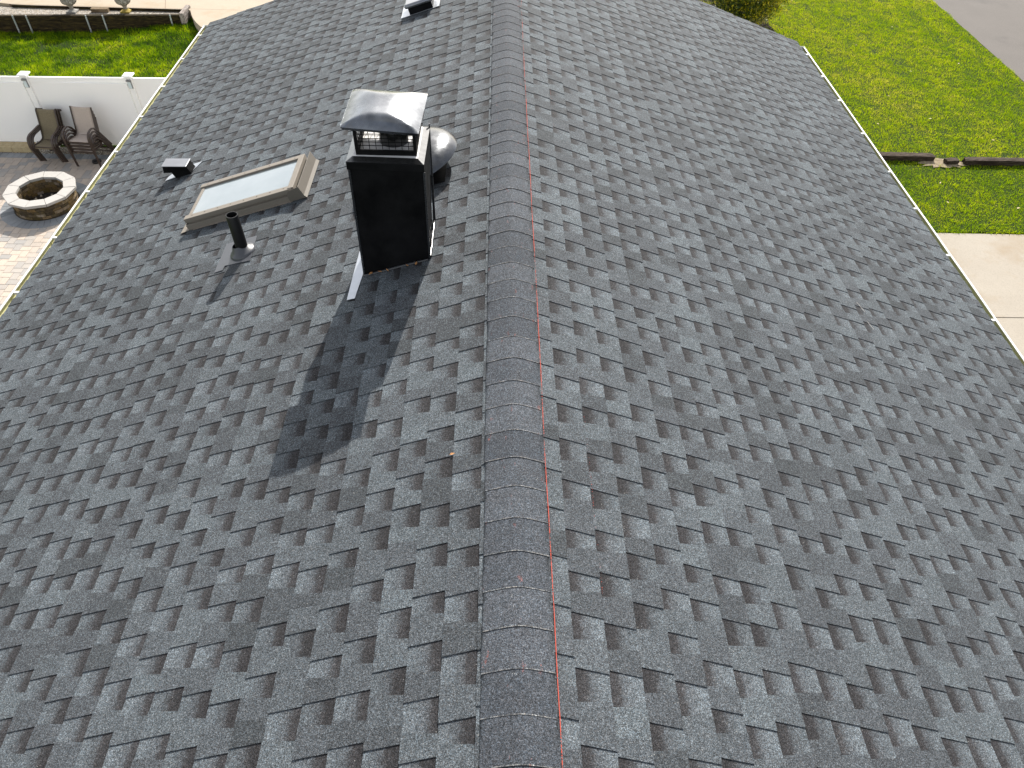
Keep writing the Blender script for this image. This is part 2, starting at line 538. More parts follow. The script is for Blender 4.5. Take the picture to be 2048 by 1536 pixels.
# gutters with hangers
def build_gutter(side, mt, hang_y, yend, lab):
    e = EAVE[side]; xe = side * e * CP; ze = -e * SP
    lipx = {-1: -4.181, 1: 4.309}[side]; zl = ze - .038
    mb = MB()
    sgn = side
    xb = xe - sgn * .028
    prof = [(xb, ze - .010), (xb, ze - .125), (lipx - sgn * .035, ze - .128), (lipx - sgn * .012, ze - .085), (lipx, zl - .022), (lipx, zl)]
    segs = np.linspace(YNEAR, yend, 26)
    wob = [random.uniform(-.003, .003) for _ in segs]
    for k in range(len(segs) - 1):
        for i in range(len(prof) - 1):
            (xa, za), (xc, zc) = prof[i], prof[i + 1]
            wa = [wob[k], wob[k + 1]] if i >= 2 else [0, 0]
            wc = [wob[k], wob[k + 1]] if i + 1 >= 2 else [0, 0]
            mb.face([(xa + wa[0], segs[k], za), (xc + wc[0], segs[k], zc), (xc + wc[1], segs[k + 1], zc), (xa + wa[1], segs[k + 1], za)], 1)
            # outer skin
            o = (.0015 if i >= 1 else -.0015) * sgn
            mb.face([(xa + wa[1] + o, segs[k + 1], za - .0015), (xc + wc[1] + o, segs[k + 1], zc - .0015), (xc + wc[0] + o, segs[k], zc - .0015), (xa + wa[0] + o, segs[k], za - .0015)], 0)
        # rolled front lip
        w0, w1 = wob[k], wob[k + 1]
        a, b = lipx - sgn * .013, lipx + sgn * .004
        lo0 = (min(a, b)); hi0 = (max(a, b))
        lo = [(lo0 + w0, segs[k], zl), (hi0 + w0, segs[k], zl), (hi0 + w1, segs[k + 1], zl), (lo0 + w1, segs[k + 1], zl)]
        hi = [(p[0], p[1], zl + .007) for p in lo]
        mb.hexa(lo, hi, 0)
    # end cap
    mb.box(min(xb, lipx), max(xb, lipx), yend, yend + .003, ze - .125, zl + .012, 0)
    g = obj('gutter', mb, [M_WHITE, mt], house, label=lab)
    for y in hang_y:
        h = MB()
        y += random.uniform(-.01, .01)
        x0, x1 = sorted((xe - sgn * .03, lipx - sgn * .012))
        h.box(x0, x1, y - .011, y + .011, zl + .004, zl + .0105)
        h.box(x0, x1, y - .011, y - .009, zl - .016, zl + .004)
        obj('hanger', h, M_WHITE, g)
    return g
gl = [4.71 + .776 * k for k in range(-9, 8)]
build_gutter(-1, M_TROUGH, [y for y in gl if y < 10.4], 10.47, 'white gutter on the left eave with a yellow stained trough')
build_gutter(1, M_TROUGHR, [10.13, 9.44, 8.75, 7.89, 7.04, 6.31, 5.52, 4.58, 3.8, 3.0, 2.2, 1.4, .6, -.2, -1, -1.8], 10.40, 'white gutter on the right eave with an olive stained trough')

# ---------------------------------------------------------------- chimney
def roofz(x): return -abs(x) * math.tan(PITCH)
chim = MB()
cb = [(-.952, 3.662), (-.520, 3.660), (-.530, 4.090), (-.950, 4.095)]
ct = [(-.946, 3.655), (-.517, 3.640), (-.512, 4.067), (-.944, 4.080)]
ZT = .500
lo = [(x, y, roofz(x) - .02) for x, y in cb]; hi = [(x, y, ZT - .012) for x, y in ct]
chim.hexa(lo, hi, 0)
chimney = obj('chimney', chim, M_BLKM, house, label='square black metal clad chimney shaft', bevel=.004)
top = MB()
lo = [(x * 1.0 + (-.006 if x < -.7 else .006), y + (-.006 if y < 3.9 else .006), ZT - .045) for x, y in ct]
hi = [(x, y, ZT + .004) for x, y, z in lo]
top.hexa(lo, hi, 0)
cxm, cym = -.728, 3.865
mid = [(cxm + (x - cxm) * .86, cym + (y - cym) * .86, ZT + .022) for x, y in ct]
b = len(top.v)
for i in range(4):
    j = (i + 1) % 4
    top.face([(hi[i][0], hi[i][1], ZT + .0045), (hi[j][0], hi[j][1], ZT + .0045), mid[j], mid[i]], 1)
top.face(mid, 2)  # inner crown face coloured pale to stand in for sunlight reflected there
obj('chimney_top', top, [M_BLKM, M_TOPM, plain('lit_pale_crown', (.62, .61, .60), .7, var=.25, scale=18)], chimney, bevel=.003)
# standing seam on the right rear corner
fin = MB()
fin.hexa([(-.520, 4.062, roofz(-.52)), (-.503, 4.062, roofz(-.5)), (-.503, 4.075, roofz(-.5)), (-.520, 4.075, roofz(-.52))],
         [(-.512, 4.060, ZT + .03), (-.505, 4.060, ZT + .03), (-.505, 4.070, ZT + .03), (-.512, 4.070, ZT + .03)])
obj('corner_seam', fin, M_BLK, chimney)
for (xa, ya, xb_, yb_) in ((-.9505, 3.660, -.9445, 3.653), (-.5195, 3.658, -.5170, 3.638)):
    sm = MB()
    sm.hexa([(xa - .002, ya - .004, roofz(xa)), (xa + .010, ya - .004, roofz(xa)), (xa + .010, ya + .002, roofz(xa)), (xa - .002, ya + .002, roofz(xa))],
            [(xb_ - .002, yb_ - .004, ZT - .046), (xb_ + .010, yb_ - .004, ZT - .046), (xb_ + .010, yb_ + .002, ZT - .046), (xb_ - .002, yb_ + .002, ZT - .046)])
    obj('corner_trim', sm, M_BLK, chimney)
# spark screen: crossed wires between four corner posts
cage = MB()
gx0, gx1, gy0, gy1 = -.890, -.562, 3.705, 4.020
gz0, gz1 = ZT + .020, .715
for (qa, qb, qc, qd) in ((gx0 - .008, gx1 + .008, gy0 - .008, gy0 + .006), (gx0 - .008, gx1 + .008, gy1 - .006, gy1 + .008), (gx0 - .008, gx0 + .006, gy0 + .0062, gy1 - .0062), (gx1 - .006, gx1 + .008, gy0 + .0062, gy1 - .0062)):
    cage.box(qa, qb, qc, qd, gz0 - .004, gz0 + .030)
cage.box(gx0 - .006, gx1 + .006, gy0 - .006, gy1 + .006, gz1 - .03, gz1)
for x in (gx0, gx1):
    for y in (gy0, gy1):
        cage.box(x - .009, x + .009, y - .009, y + .009, gz0 + .03, gz1 - .02)
def wires(p0, p1, n, z0, z1, nz):
    p0, p1 = Vector(p0), Vector(p1)
    for i in range(1, n):
        p = p0.lerp(p1, i / n)
        cage.box(p.x - .0015, p.x + .0015, p.y - .0015, p.y + .0015, z0, z1)
    for i in range(1, nz):
        z = z0 + (z1 - z0) * i / nz
        x0, x1 = sorted((p0.x, p1.x)); y0, y1 = sorted((p0.y, p1.y))
        cage.box(x0 - .0014, x1 + .0014, y0 - .0014, y1 + .0014, z - .0016, z + .0016)
for a, b_ in (((gx0, gy0), (gx1, gy0)), ((gx0, gy1), (gx1, gy1)), ((gx0, gy0), (gx0, gy1)), ((gx1, gy0), (gx1, gy1))):
    wires(a, b_, 9, gz0 + .035, gz1 - .03, 6)
obj('spark_screen', cage, M_BLKM, chimney)
flue = MB()
flue.lathe([(.085, ZT), (.085, .63), (.10, .632), (.10, .645), (.07, .645), (.07, ZT)], Matrix.Translation((-.70, 3.87, 0)), 24)
for a in range(3):
    an = a * 2.1 + .4
    flue.box(-.703 + .088 * math.cos(an), -.697 + .088 * math.cos(an), 3.867 + .088 * math.sin(an), 3.873 + .088 * math.sin(an), .64, .664)
obj('flue', flue, M_TOPM, chimney, smooth=40)
# hipped cap with a pressed plateau
cc = [(-.958, 3.665), (-.527, 3.612), (-.508, 4.092), (-.952, 4.125)]
capm = MB()
def bil(u, v):
    a = Vector(cc[0]).lerp(Vector(cc[1]), u); b2 = Vector(cc[3]).lerp(Vector(cc[2]), u)
    return a.lerp(b2, v)
NU = 22
def hz(u, v):
    ax = min(u, 1 - u) / .44; ay = min(v / .15, (1 - v) / .42)
    d = max(0.0, min(1.0, min(ax, ay)))
    return .066 * (1 - (1 - d) ** 1.8)
grid = {}
vs, fs_ = [], []
for j in range(NU + 1):
    for i in range(NU + 1):
        u, v = i / NU, j / NU
        p = bil(u, v); vs.append((p.x, p.y, .702 + hz(u, v)))
for j in range(NU):
    for i in range(NU):
        a = j * (NU + 1) + i
        fs_.append((a, a + 1, a + NU + 2, a + NU + 1))
capm.mesh(vs, fs_)
for i in range(4):
    a, b2 = Vector(cc[i]), Vector(cc[(i + 1) % 4])
    ctr = Vector((cxm, cym + .01))
    ai, bi = a + (ctr - a) * .05, b2 + (ctr - b2) * .05
    capm.face([(ai.x, ai.y, .683), (bi.x, bi.y, .683), (b2.x, b2.y, .7025), (a.x, a.y, .7025)])
    capm.face([(ctr.x, ctr.y, .69), (bi.x, bi.y, .6835), (ai.x, ai.y, .6835)])
obj('chimney_cap', capm, M_CAPM, chimney, smooth=50, label='hipped glossy dark metal chimney cap reflecting the sky')
# flashing strip at the downhill side and bright bead on the uphill side
fl = MB()
pts = [(1.083, 3.435), (1.028, 3.432), (1.005, 3.66), (.995, 4.10), (1.060, 4.10), (1.075, 3.75)]
lo = [rp(-1, s, y, .0095) for s, y in pts]; hi = [rp(-1, s, y, .0115) for s, y in pts]
n = len(pts)
fl.mesh(lo + hi, [tuple(range(n, 2 * n))] + [(i, (i + 1) % n, n + (i + 1) % n, n + i) for i in range(n)])
obj('flashing', fl, M_GALV, chimney, label='pale metal flashing strip at the foot of the chimney')
bead = MB()
path = [rp(-1, .535, 3.67 + .06 * k, .012 + .004 * math.sin(k * 2.3)) for k in range(8)]
bead.sweep(path, .018, .016, round_=True)
obj('sealant', bead, M_BLK, chimney, smooth=60)
bead = MB()
path = [rp(-1, s, 3.648, .010) for s in (1.0, .9, .8, .7, .6, .55)]
bead.sweep(path, .020, .014, round_=True)
obj('sealant', bead, M_BLK, chimney, smooth=60)

# ---------------------------------------------------------------- dome vent
tilt = Matrix.Translation(rp(-1, .755, 4.80, 0)) @ Matrix.Rotation(-PITCH, 4, 'Y')
dv = MB()
R_ = .385
prof = [(.19, .001)] + []
dome = MB()
dome.lathe([(R_ - .02, .112), (R_, .114), (R_ + .003, .119), (R_, .125), (R_ * .985, .134), (R_ * .95, .153), (R_ * .86, .183), (R_ * .70, .212), (R_ * .5, .233), (R_ * .27, .245), (R_ * .08, .2485), (.002, .249)], tilt, 56)
dome.lathe([(R_ - .02, .112), (.18, .118)], tilt, 56)
M_DOME = cap_metal(.5); M_DOME.name = 'brushed_black_dome'
base = MB()
base.lathe([(.215, .006), (.200, .03), (.195, .125)], tilt, 40)
for k in range(6):
    a = k * math.pi / 3 + .2
    M = tilt @ Matrix.Rotation(a, 4, 'Z')
    base.box(.19, R_ - .012, -.006, .006, .106, .112, M=M)
vent_d = obj('attic_vent', base, M_BLKM, house, smooth=50, label='round black attic vent behind the chimney')
obj('dome', dome, M_DOME, vent_d, smooth=50)
fl = MB()
fl.box(-.27, .27, -.27, .27, .0095, .012, M=tilt)
obj('flange', fl, M_BLKM, vent_d)

# ---------------------------------------------------------------- skylight
def rbox(mb, s0, s1, y0, y1, n0, n1, m=0, side=-1, tw=0.0):
    """box in roof coordinates on the left slope"""
    lo = [rp(side, s1, y0, n0), rp(side, s0, y0, n0), rp(side, s0, y1, n0), rp(side, s1, y1, n0)]
    hi = [rp(side, s1, y0, n1), rp(side, s0, y0, n1), rp(side, s0, y1, n1), rp(side, s1, y1, n1)]
    if side > 0: lo = lo[::-1]; hi = hi[::-1]
    return mb.hexa(lo, hi, m)
sk = MB()
SY0, SY1, SS0, SS1 = 4.900, 5.400, 1.720, 2.705
rbox(sk, SS0, SS1, SY0, SY0 + .016, .010, .064)
rbox(sk, SS0, SS1, SY1 - .016, SY1, .010, .064)
rbox(sk, SS0, SS0 + .016, SY0, SY1, .010, .064)
rbox(sk, SS1 - .016, SS1, SY0, SY1, .010, .064)
skyl = obj('skylight', sk, M_TAUPE, house, label='narrow framed skylight with taupe cladding and pale glass', bevel=.002)
fr = MB()
rbox(fr, SS0 + .03, SS1 + .012, SY0 - .014, SY0 + .045, .068, .104)      # near rail
rbox(fr, SS0 + .03, SS1 + .012, SY1 - .040, SY1 + .012, .068, .104)      # far rail
rbox(fr, SS1 - .03, SS1 - .004, SY0 + .045, SY1 - .040, .068, .094)
rbox(fr, SS0 + .012, SS0 + .062, SY0 - .004, SY1 + .004, .072, .1085)
obj('frame', fr, M_TAUPE, skyl, bevel=.003)
ch = MB()
rbox(ch, SS0 + .02, SS1 + .003, SY0 - .006, SY1 + .005, .0645, .0675)
obj('channel', ch, M_TAUPED, skyl)
def glass_mat():
    t = NT('milky_skylight_glass')
    c = t.ramp(t.noise(2.2, 4, .55), [(.3, (.17, .195, .20)), (.7, (.235, .255, .26))])
    t.base(c); t.set(rough=.10, spec=.6, coat=.3, coatr=.03)
    return t.mat
gls = MB()
rbox(gls, SS0 + .062, SS1 - .03, SY0 + .045, SY1 - .040, .080, .088)
obj('glass', gls, glass_mat(), skyl)
for k in range(8):
    s = 1.82 + k * .118
    for y in (SY0 + .022, SY1 - .018):
        sc_ = MB()
        sc_.lathe([(.0045, .1042), (.0045, .1062), (.0005, .107)], Matrix.Translation(rp(-1, s, y, 0)) @ Matrix.Rotation(-PITCH, 4, 'Y'), 8)
        obj('screw', sc_, M_SCR, skyl)
hf = MB()
# head flashing: an upstand that leans out onto the roof, closed at the near corner
Y0_, Y1_ = SY0 - .034, SY1 + .004
hf.mesh([rp(-1, 1.680, Y0_, .112), rp(-1, 1.680, Y1_, .112), rp(-1, 1.668, Y1_ + .002, .035), rp(-1, 1.668, Y0_ - .002, .035),
         rp(-1, 1.650, Y1_ + .008, .012), rp(-1, 1.650, Y0_ - .008, .012),
         rp(-1, 1.686, Y0_, .112), rp(-1, 1.686, Y1_, .112), rp(-1, 1.690, Y1_, .012), rp(-1, 1.690, Y0_, .012)],
        [(0, 3, 2, 1), (3, 5, 4, 2), (0, 1, 7, 6), (6, 7, 8, 9)])
rbox(hf, 1.688, 1.722, SY0 - .020, SY1 + .002, .040, .048)
hf.mesh([rp(-1, 1.680, Y0_, .112), rp(-1, 1.668, Y0_ - .002, .035), rp(-1, 1.662, Y0_ - .004, .010), rp(-1, 1.800, Y0_, .010), rp(-1, 1.800, Y0_, .072), rp(-1, 1.77, Y0_, .100),
         rp(-1, 1.680, Y0_ + .004, .112), rp(-1, 1.668, Y0_ + .002, .035), rp(-1, 1.662, Y0_, .010), rp(-1, 1.800, Y0_ + .004, .010), rp(-1, 1.800, Y0_ + .004, .072), rp(-1, 1.77, Y0_ + .004, .100)],
        [(5, 4, 3, 2, 1, 0), (6, 7, 8, 9, 10, 11)] + [(i, (i + 1) % 6, 6 + (i + 1) % 6, 6 + i) for i in range(6)])
obj('head_flashing', hf, plain('weathered_taupe_flashing', (.125, .112, .095), .65, spec=.25), skyl, bevel=.0015)
sf = MB()
rbox(sf, SS0 + .03, SS1 + .018, SY0 - .026, SY0 - .0225, .010, .052)
rbox(sf, SS0 + .03, SS1 + .018, SY0 - .0225, SY0 - .002, .049, .052)
rbox(sf, SS1 + .012, SS1 + .016, SY0 - .02, SY1 + .01, .010, .060)
P0 = [(2.71, SY0 - .025), (2.795, SY0 - .045), (2.775, SY1 + .03), (2.71, SY1 + .02)]
sf.hexa([rp(-1, s, y, .0095) for s, y in P0], [rp(-1, s, y, .0125) for s, y in P0])
obj('flashing', sf, M_TAUPE, skyl)
# frayed sealant below the near side
fz = MB()
rbox(fz, SS0 + .06, SS1 - .02, SY0 - .040, SY0 - .0265, .0095, .0115)
for k in range(90):
    s = random.uniform(SS0 + .05, SS1); y = SY0 - .03 - abs(random.gauss(0, .010))
    r = random.uniform(.002, .006)
    rbox(fz, s, s + r * 2, y, y + r, .0095, .0095 + r * .6)
obj('sealant', fz, plain('crumbled_sealant', (.20, .17, .14), .9, var=.4, scale=60), skyl)

# ---------------------------------------------------------------- vent pipe
vp = MB()
bx, by, bz = rp(-1, 2.072, 4.325, 0)
axis_top = Vector((bx - .004, by + .0, bz + .335)); axis_bot = Vector((bx, by, bz))
ax = (axis_top - axis_bot).normalized()
Mp = Matrix.Translation(axis_bot) @ Vector((0, 0, 1)).rotation_difference(ax).to_matrix().to_4x4()
vp.lathe([(.0435, .02), (.0435, .332), (.042, .334), (.037, .334), (.0365, .332), (.0365, .05)], Mp, 28)
vp.lathe([(.0365, .10), (.0005, .10)], Mp, 28)
pipe = obj('vent_pipe', vp, M_PVC, house, smooth=50, label='black open vent pipe with grey rubber boot')
bt = MB()
Mt = Matrix.Translation(axis_bot) @ Matrix.Rotation(-PITCH, 4, 'Y')
bt.lathe([(.100, .010), (.098, .020), (.090, .030), (.074, .036), (.068, .047), (.060, .053), (.050, .074), (.0445, .080)], Mt, 36)
obj('boot', bt, M_LEAD, pipe, smooth=60)
fl = MB()
P0 = [(1.975, 4.185), (2.19, 4.205), (2.195, 4.155), (2.262, 4.15), (2.262, 4.50), (2.00, 4.50)]
n = len(P0)
fl.mesh([rp(-1, s, y, .0092) for s, y in P0] + [rp(-1, s, y, .0115) for s, y in P0],
        [tuple(range(n, 2 * n))] + [(i, (i + 1) % n, n + (i + 1) % n, n + i) for i in range(n)])
obj('flange', fl, M_LEAD, pipe)

# ---------------------------------------------------------------- small hooded vent
hv = MB()
hs0, hs1, hy0, hy1 = 3.060, 3.262, 5.900, 6.030
lo = [rp(-1, hs1 - .045, hy0 + .004, .010), rp(-1, hs0 - .01, hy0 + .004, .010), rp(-1, hs0 - .01, hy1, .010), rp(-1, hs1 - .045, hy1, .010)]
hi = [rp(-1, hs1 - .030, hy0 + .004, .142), rp(-1, hs0, hy0 + .004, .084), rp(-1, hs0, hy1, .084), rp(-1, hs1 - .030, hy1, .142)]
hv.hexa(lo, hi)
lo = [rp(-1, hs1 + .030, hy0 + .002, .088), rp(-1, hs1 - .035, hy0 + .002, .070), rp(-1, hs1 - .035, hy1, .070), rp(-1, hs1 + .030, hy1, .088)]
hi = [rp(-1, hs1, hy0 + .002, .1495), rp(-1, hs1 - .035, hy0 + .002, .138), rp(-1, hs1 - .035, hy1, .138), rp(-1, hs1, hy1, .1495)]
hv.hexa(lo, hi)
hvent = obj('hooded_vent', hv, M_BLKM, house, label='small black hooded exhaust vent near the left gutter', bevel=.003)
hd = MB()
lo = [rp(-1, hs1 + .006, hy0 - .006, .1515), rp(-1, hs0 - .006, hy0 - .006, .085), rp(-1, hs0 - .006, hy1 + .006, .085), rp(-1, hs1 + .006, hy1 + .006, .1515)]
hd.hexa(lo, [Vector(p) + Vector((0, 0, .006)) for p in lo])
M_HOOD = plain('sky_lit_vent_hood', (.20, .205, .22), .3, metal=.55, var=.2, scale=12)  # vent tops given a paler colour than their bodies, imitating reflected sky glare
obj('hood', hd, M_HOOD, hvent, bevel=.002)
fl = MB()
P0 = [(3.06, 5.93), (3.22, 5.925), (3.335, 5.915), (3.325, 5.975), (3.24, 6.09), (3.0, 6.09)]
n = len(P0)
fl.mesh([rp(-1, s, y, .0092) for s, y in P0] + [rp(-1, s, y, .0115) for s, y in P0],
        [tuple(range(n, 2 * n))] + [(i, (i + 1) % n, n + (i + 1) % n, n + i) for i in range(n)])
obj('flange', fl, M_GALV, hvent)

# ---------------------------------------------------------------- low box vent near the far end
bv = MB()
s0, s1, y0, y1 = .790, 1.115, 8.10, 8.45
rbox(bv, s0 + .03, s1 - .03, y0 + .03, y1 - .03, .010, .085)
bvent = obj('box_vent', bv, M_BLKM, house, label='low dark box vent near the far end of the roof')
hd = MB()
rbox(hd, s0, s1, y0, y1, .080, .125)
obj('hood', hd, M_HOOD, bvent, bevel=.022, smooth=50)
fl = MB(); rbox(fl, s0 - .04, s1 + .075, y0 + .02, y1 + .08, .0095, .0125)
obj('flange', fl, M_GALV, bvent)

# ------------------------------------------------------------------ the ground and the paved surfaces
def soil_mat():
    t = NT('soil')
    t.base(t.ramp(t.noise(5, 5, .7), [(.3, (.050, .075, .010)), (.7, (.095, .13, .014))])); t.set(rough=1, spec=.1)
    return t.mat
gm = MB(); gm.face([(-900, -900, G - .05), (900, -900, G - .05), (900, 900, G - .05), (-900, 900, G - .05)])
obj('ground', gm, soil_mat(), kind='structure')

def vnoise(x, y, scale, seed):
    r = np.random.default_rng(seed); T = r.random((64, 64))
    u, v = x * scale, y * scale
    i, j = np.floor(u).astype(int), np.floor(v).astype(int); fu, fv = u - i, v - j
    fu = fu * fu * (3 - 2 * fu); fv = fv * fv * (3 - 2 * fv)
    g = lambda a, b: T[a % 64, b % 64]
    return (g(i, j) * (1 - fu) + g(i + 1, j) * fu) * (1 - fv) + (g(i, j + 1) * (1 - fu) + g(i + 1, j + 1) * fu) * fv

def lawn_z(x, y, side):
    z = G + .03 * (vnoise(x, y, .5, 3) - .5) + .015 * (vnoise(x, y, 2.1, 4) - .5)
    if side == 'back':
        w = np.clip((x + 13.2) / 2.6, 0, 1) * np.clip((y - 21.5) / 3.0, 0, 1)
        z = z + .22 * w
    return z

def turf_mat(name, dark):
    t = NT(name)
    c = t.ramp(t.noise(9, 5, .7), [(.3, (.012, .024, .004)), (.55, (.030, .052, .007)), (.75, (.075, .085, .02))])
    t.base(t.mix(dark, c, (.012, .025, .004))); t.set(rough=1, spec=.1)
    t.bump(t.noise(60, 4, .7), 1.0, .03)
    return t.mat
def grass_mat():
    t = NT('grass_blade')
    a = t.attr()
    c = t.ramp(a[0], [(0, (.022, .060, .002)), (.33, (.105, .205, .002)), (.62, (.245, .345, .002)), (.86, (.37, .43, .003)), (1, (.46, .42, .11))])
    t.base(c); t.set(rough=.6, spec=.08)
    tr = t.n.new('ShaderNodeBsdfTranslucent'); t.link(t.mix(1.0, c, (1.25, 1.2, .7), 'MULTIPLY'), tr.inputs['Color'])
    mx = t.n.new('ShaderNodeMixShader'); mx.inputs[0].default_value = .45
    t.link(t.b.outputs[0], mx.inputs[1]); t.link(tr.outputs[0], mx.inputs[2]); t.link(mx.outputs[0], t.out.inputs['Surface'])
    return t.mat
M_GRASS = grass_mat()

def lawn_sheet(name, x0, x1, y0, y1, side, mat, cut=None):
    nx, ny = int((x1 - x0) / .35) + 1, int((y1 - y0) / .35) + 1
    X, Y = np.meshgrid(np.linspace(x0, x1, nx), np.linspace(y0, y1, ny))
    Z = lawn_z(X, Y, side)
    mb = MB()
    vs = np.stack([X, Y, Z], -1).reshape(-1, 3).tolist()
    fs = []
    for j in range(ny - 1):
        for i in range(nx - 1):
            a = j * nx + i
            fs.append((a, a + 1, a + nx + 1, a + nx))
    mb.mesh(vs, fs)
    return obj(name, mb, mat, kind='structure', smooth=80)

def grass(name, x0, x1, y0, y1, dens, side, tonef, hmin, hmax, label, keep=None):
    n = int((x1 - x0) * (y1 - y0) * dens)
    x = rng.uniform(x0, x1, n); y = rng.uniform(y0, y1, n)
    # tufts: pull blades towards clump centres
    cx = np.round(x / .055) * .055 + .02 * np.sin(y * 37); cy = np.round(y / .055) * .055 + .02 * np.sin(x * 41)
    k = rng.random(n) * .5
    x = x + (cx - x) * k; y = y + (cy - y) * k
    tone, bare = tonef(x, y)
    ok = bare < rng.random(n)
    if keep is not None: ok &= keep(x, y)
    x, y, tone = x[ok], y[ok], tone[ok]; n = len(x)
    z = lawn_z(x, y, side) - .004
    h = rng.uniform(hmin, hmax, n) * (.65 + .8 * vnoise(x, y, 5.5, 21))
    a = rng.uniform(0, 2 * math.pi, n); w = rng.uniform(.005, .009, n)
    la = rng.uniform(0, 2 * math.pi, n); lean = h * rng.uniform(.15, .95, n)
    dx, dy = np.cos(a) * w, np.sin(a) * w
    V = np.empty((n, 3, 3), np.float32)
    V[:, 0] = np.stack([x - dx, y - dy, z], -1); V[:, 1] = np.stack([x + dx, y + dy, z], -1)
    V[:, 2] = np.stack([x + np.cos(la) * lean, y + np.sin(la) * lean, z + h], -1)
    me = bpy.data.meshes.new(name)
    me.vertices.add(n * 3); me.vertices.foreach_set('co', V.reshape(-1))
    me.loops.add(n * 3); me.loops.foreach_set('vertex_index', np.arange(n * 3, dtype=np.int32))
    me.polygons.add(n); me.polygons.foreach_set('loop_start', np.arange(0, n * 3, 3, dtype=np.int32))
    me.polygons.foreach_set('loop_total', np.full(n, 3, np.int32))
    me.update()
    at = me.color_attributes.new('tone', 'FLOAT_COLOR', 'CORNER')
    tt = np.clip(tone + rng.normal(0, .18 if side == 'back' else .13, n), 0, 1)
    cc_ = np.zeros((n, 3, 4), np.float32); cc_[:, :, 0] = tt[:, None]; cc_[:, :, 3] = 1
    at.data.foreach_set('color', cc_.reshape(-1))
    me.materials.append(M_GRASS)
    o = bpy.data.objects.new(name, me); COL.objects.link(o)
    _props(o, label, 'grass', None, 'stuff')
    return o

# --- street side (right)
lawn_sheet('lawn', 3.9, 16.95, 14.0, 40.0, 'street', turf_mat('turf_street', .1))
def tone_r(x, y):
    t = .53 + .24 * (vnoise(x, y, .33, 31) - .5) + .20 * (vnoise(x, y * .45, 1.5, 32) - .5) + .30 * (vnoise(x, y, 4.5, 33) - .5)
    t = t - .21 * np.clip((17.3 - y) / .5, 0, 1) + .07
    t = t - .10 * np.clip((x - 13.0) / 3, 0, 1) * np.clip((21 - y) / 3, 0, 1)
    d = np.hypot((x - 11.9) / 1.0, (y - 17.2) / .42)
    bare = np.clip(1.25 - d * .9, 0, .97) * (.5 + .9 * vnoise(x, y, 5, 35))
    bare = np.maximum(bare, np.clip((vnoise(x, y, 2.6, 36) - .82) * 4, 0, .7))
    return t + .10, bare
grass('grass', 4.0, 16.98, 13.88, 33.0, 1500, 'street', tone_r, .025, .060, 'mown yellow green grass of the lawn between the roof and the street',
      keep=lambda x, y: (x < 16.82 + .14 * (vnoise(x, y, 2.5, 41) - .4)) & (y > 13.93 + .10 * (vnoise(x, y, 3.5, 42) - .55)))

def concrete_mat(name, a, b, joints=None):
    t = NT(name)
    n = t.noise(1.3, 5, .6); n2 = t.noise(45, 3, .7)
    c = t.mix(n, a, b)
    c = t.mix(1.0, c, t.ramp(n2, [(.25, .78), (.5, 1.0), (.75, 1.06)]), 'MULTIPLY')
    spk = t.math('MULTIPLY', t.ramp(t.voro(14), [(.0, 1.0), (.05, 1.0), (.075, 0.0)]), t.ramp(t.noise(3.1, 2), [(.42, 0.0), (.52, .8)]))
    c = t.mix(spk, c, (.16, .13, .10))
    rust = t.ramp(t.noise(.8, 4, .7), [(.52, 0.0), (.74, .6)])
    c = t.mix(rust, c, tuple(x * y for x, y in zip(a, (.88, .74, .55))))
    if joints:
        xyz = t.sep(t.tc.outputs['Object'])
        for (nx_, ny_, d) in joints:
            v = t.math('ADD', t.math('MULTIPLY', xyz[0], nx_), t.math('MULTIPLY', xyz[1], ny_))
            v = t.math('ABSOLUTE', t.math('SUBTRACT', v, d))
            c = t.mix(t.math('LESS_THAN', v, .009), c, (.16, .11, .08))
    t.base(c); t.set(rough=.85, spec=.25); t.bump(n2, .35, .004)
    return t.mat
M_CONC = concrete_mat('driveway_concrete', (.255, .224, .183), (.315, .283, .236))
dm = MB()
y = 13.93
k = 0
while y > -6:
    y2 = y - 2.975
    for x0, x1 in ((3.9, 8.2), (8.212, 14.2), (14.212, 24.0)):
        dm.box(x0, x1, y2, y, G - .06, G + .012)
    dm.box(3.9, 24.0, y2 - .0195, y2 - .0005, G - .06, G - .004, 1)
    y = y2 - .020
obj('driveway', dm, [M_CONC, plain('dirt_filled_joint', (.035, .028, .02), 1, var=.5, scale=30)], kind='structure', bevel=.006)
def asphalt():
    t = NT('street_asphalt')
    n = t.noise(.7, 4, .6); n2 = t.noise(70, 3, .8)
    c = t.mix(n, (.095, .086, .079), (.125, .113, .104))
    c = t.mix(1.0, c, t.ramp(n2, [(.3, .75), (.7, 1.25)]), 'MULTIPLY')
    st = t.ramp(t.noise(.45, 3, .5), [(.60, 0.0), (.70, .55)])
    c = t.mix(st, c, (.07, .066, .062))
    t.base(c); t.set(rough=.9, spec=.2); t.bump(n2, .5, .006); return t.mat
rm = MB(); rm.box(16.83, 25.5, 14.2, 60, G - .06, G + .004)
obj('road', rm, asphalt(), kind='structure')

# bare earth near the timbers
t = NT('bare_earth'); t.base(t.ramp(t.noise(12, 5, .7), [(.3, (.13, .10, .065)), (.7, (.34, .28, .20))])); t.set(rough=1, spec=.1); t.bump(t.noise(40, 4, .7), 1, .02)
M_EARTH = t.mat
em = MB()
for k in range(28):
    a0 = 2 * math.pi * k / 28; a1 = 2 * math.pi * (k + 1) / 28
    r0 = 1 + .25 * math.sin(k * 2.7); r1 = 1 + .25 * math.sin(((k + 1) % 28) * 2.7)
    em.face([(11.9, 17.16, G + .022), (11.9 + .62 * r0 * math.cos(a0), 17.16 + .24 * r0 * math.sin(a0), G + .016), (11.9 + .62 * r1 * math.cos(a1), 17.16 + .24 * r1 * math.sin(a1), G + .016)])
obj('bare_earth', em, M_EARTH, kind='structure')

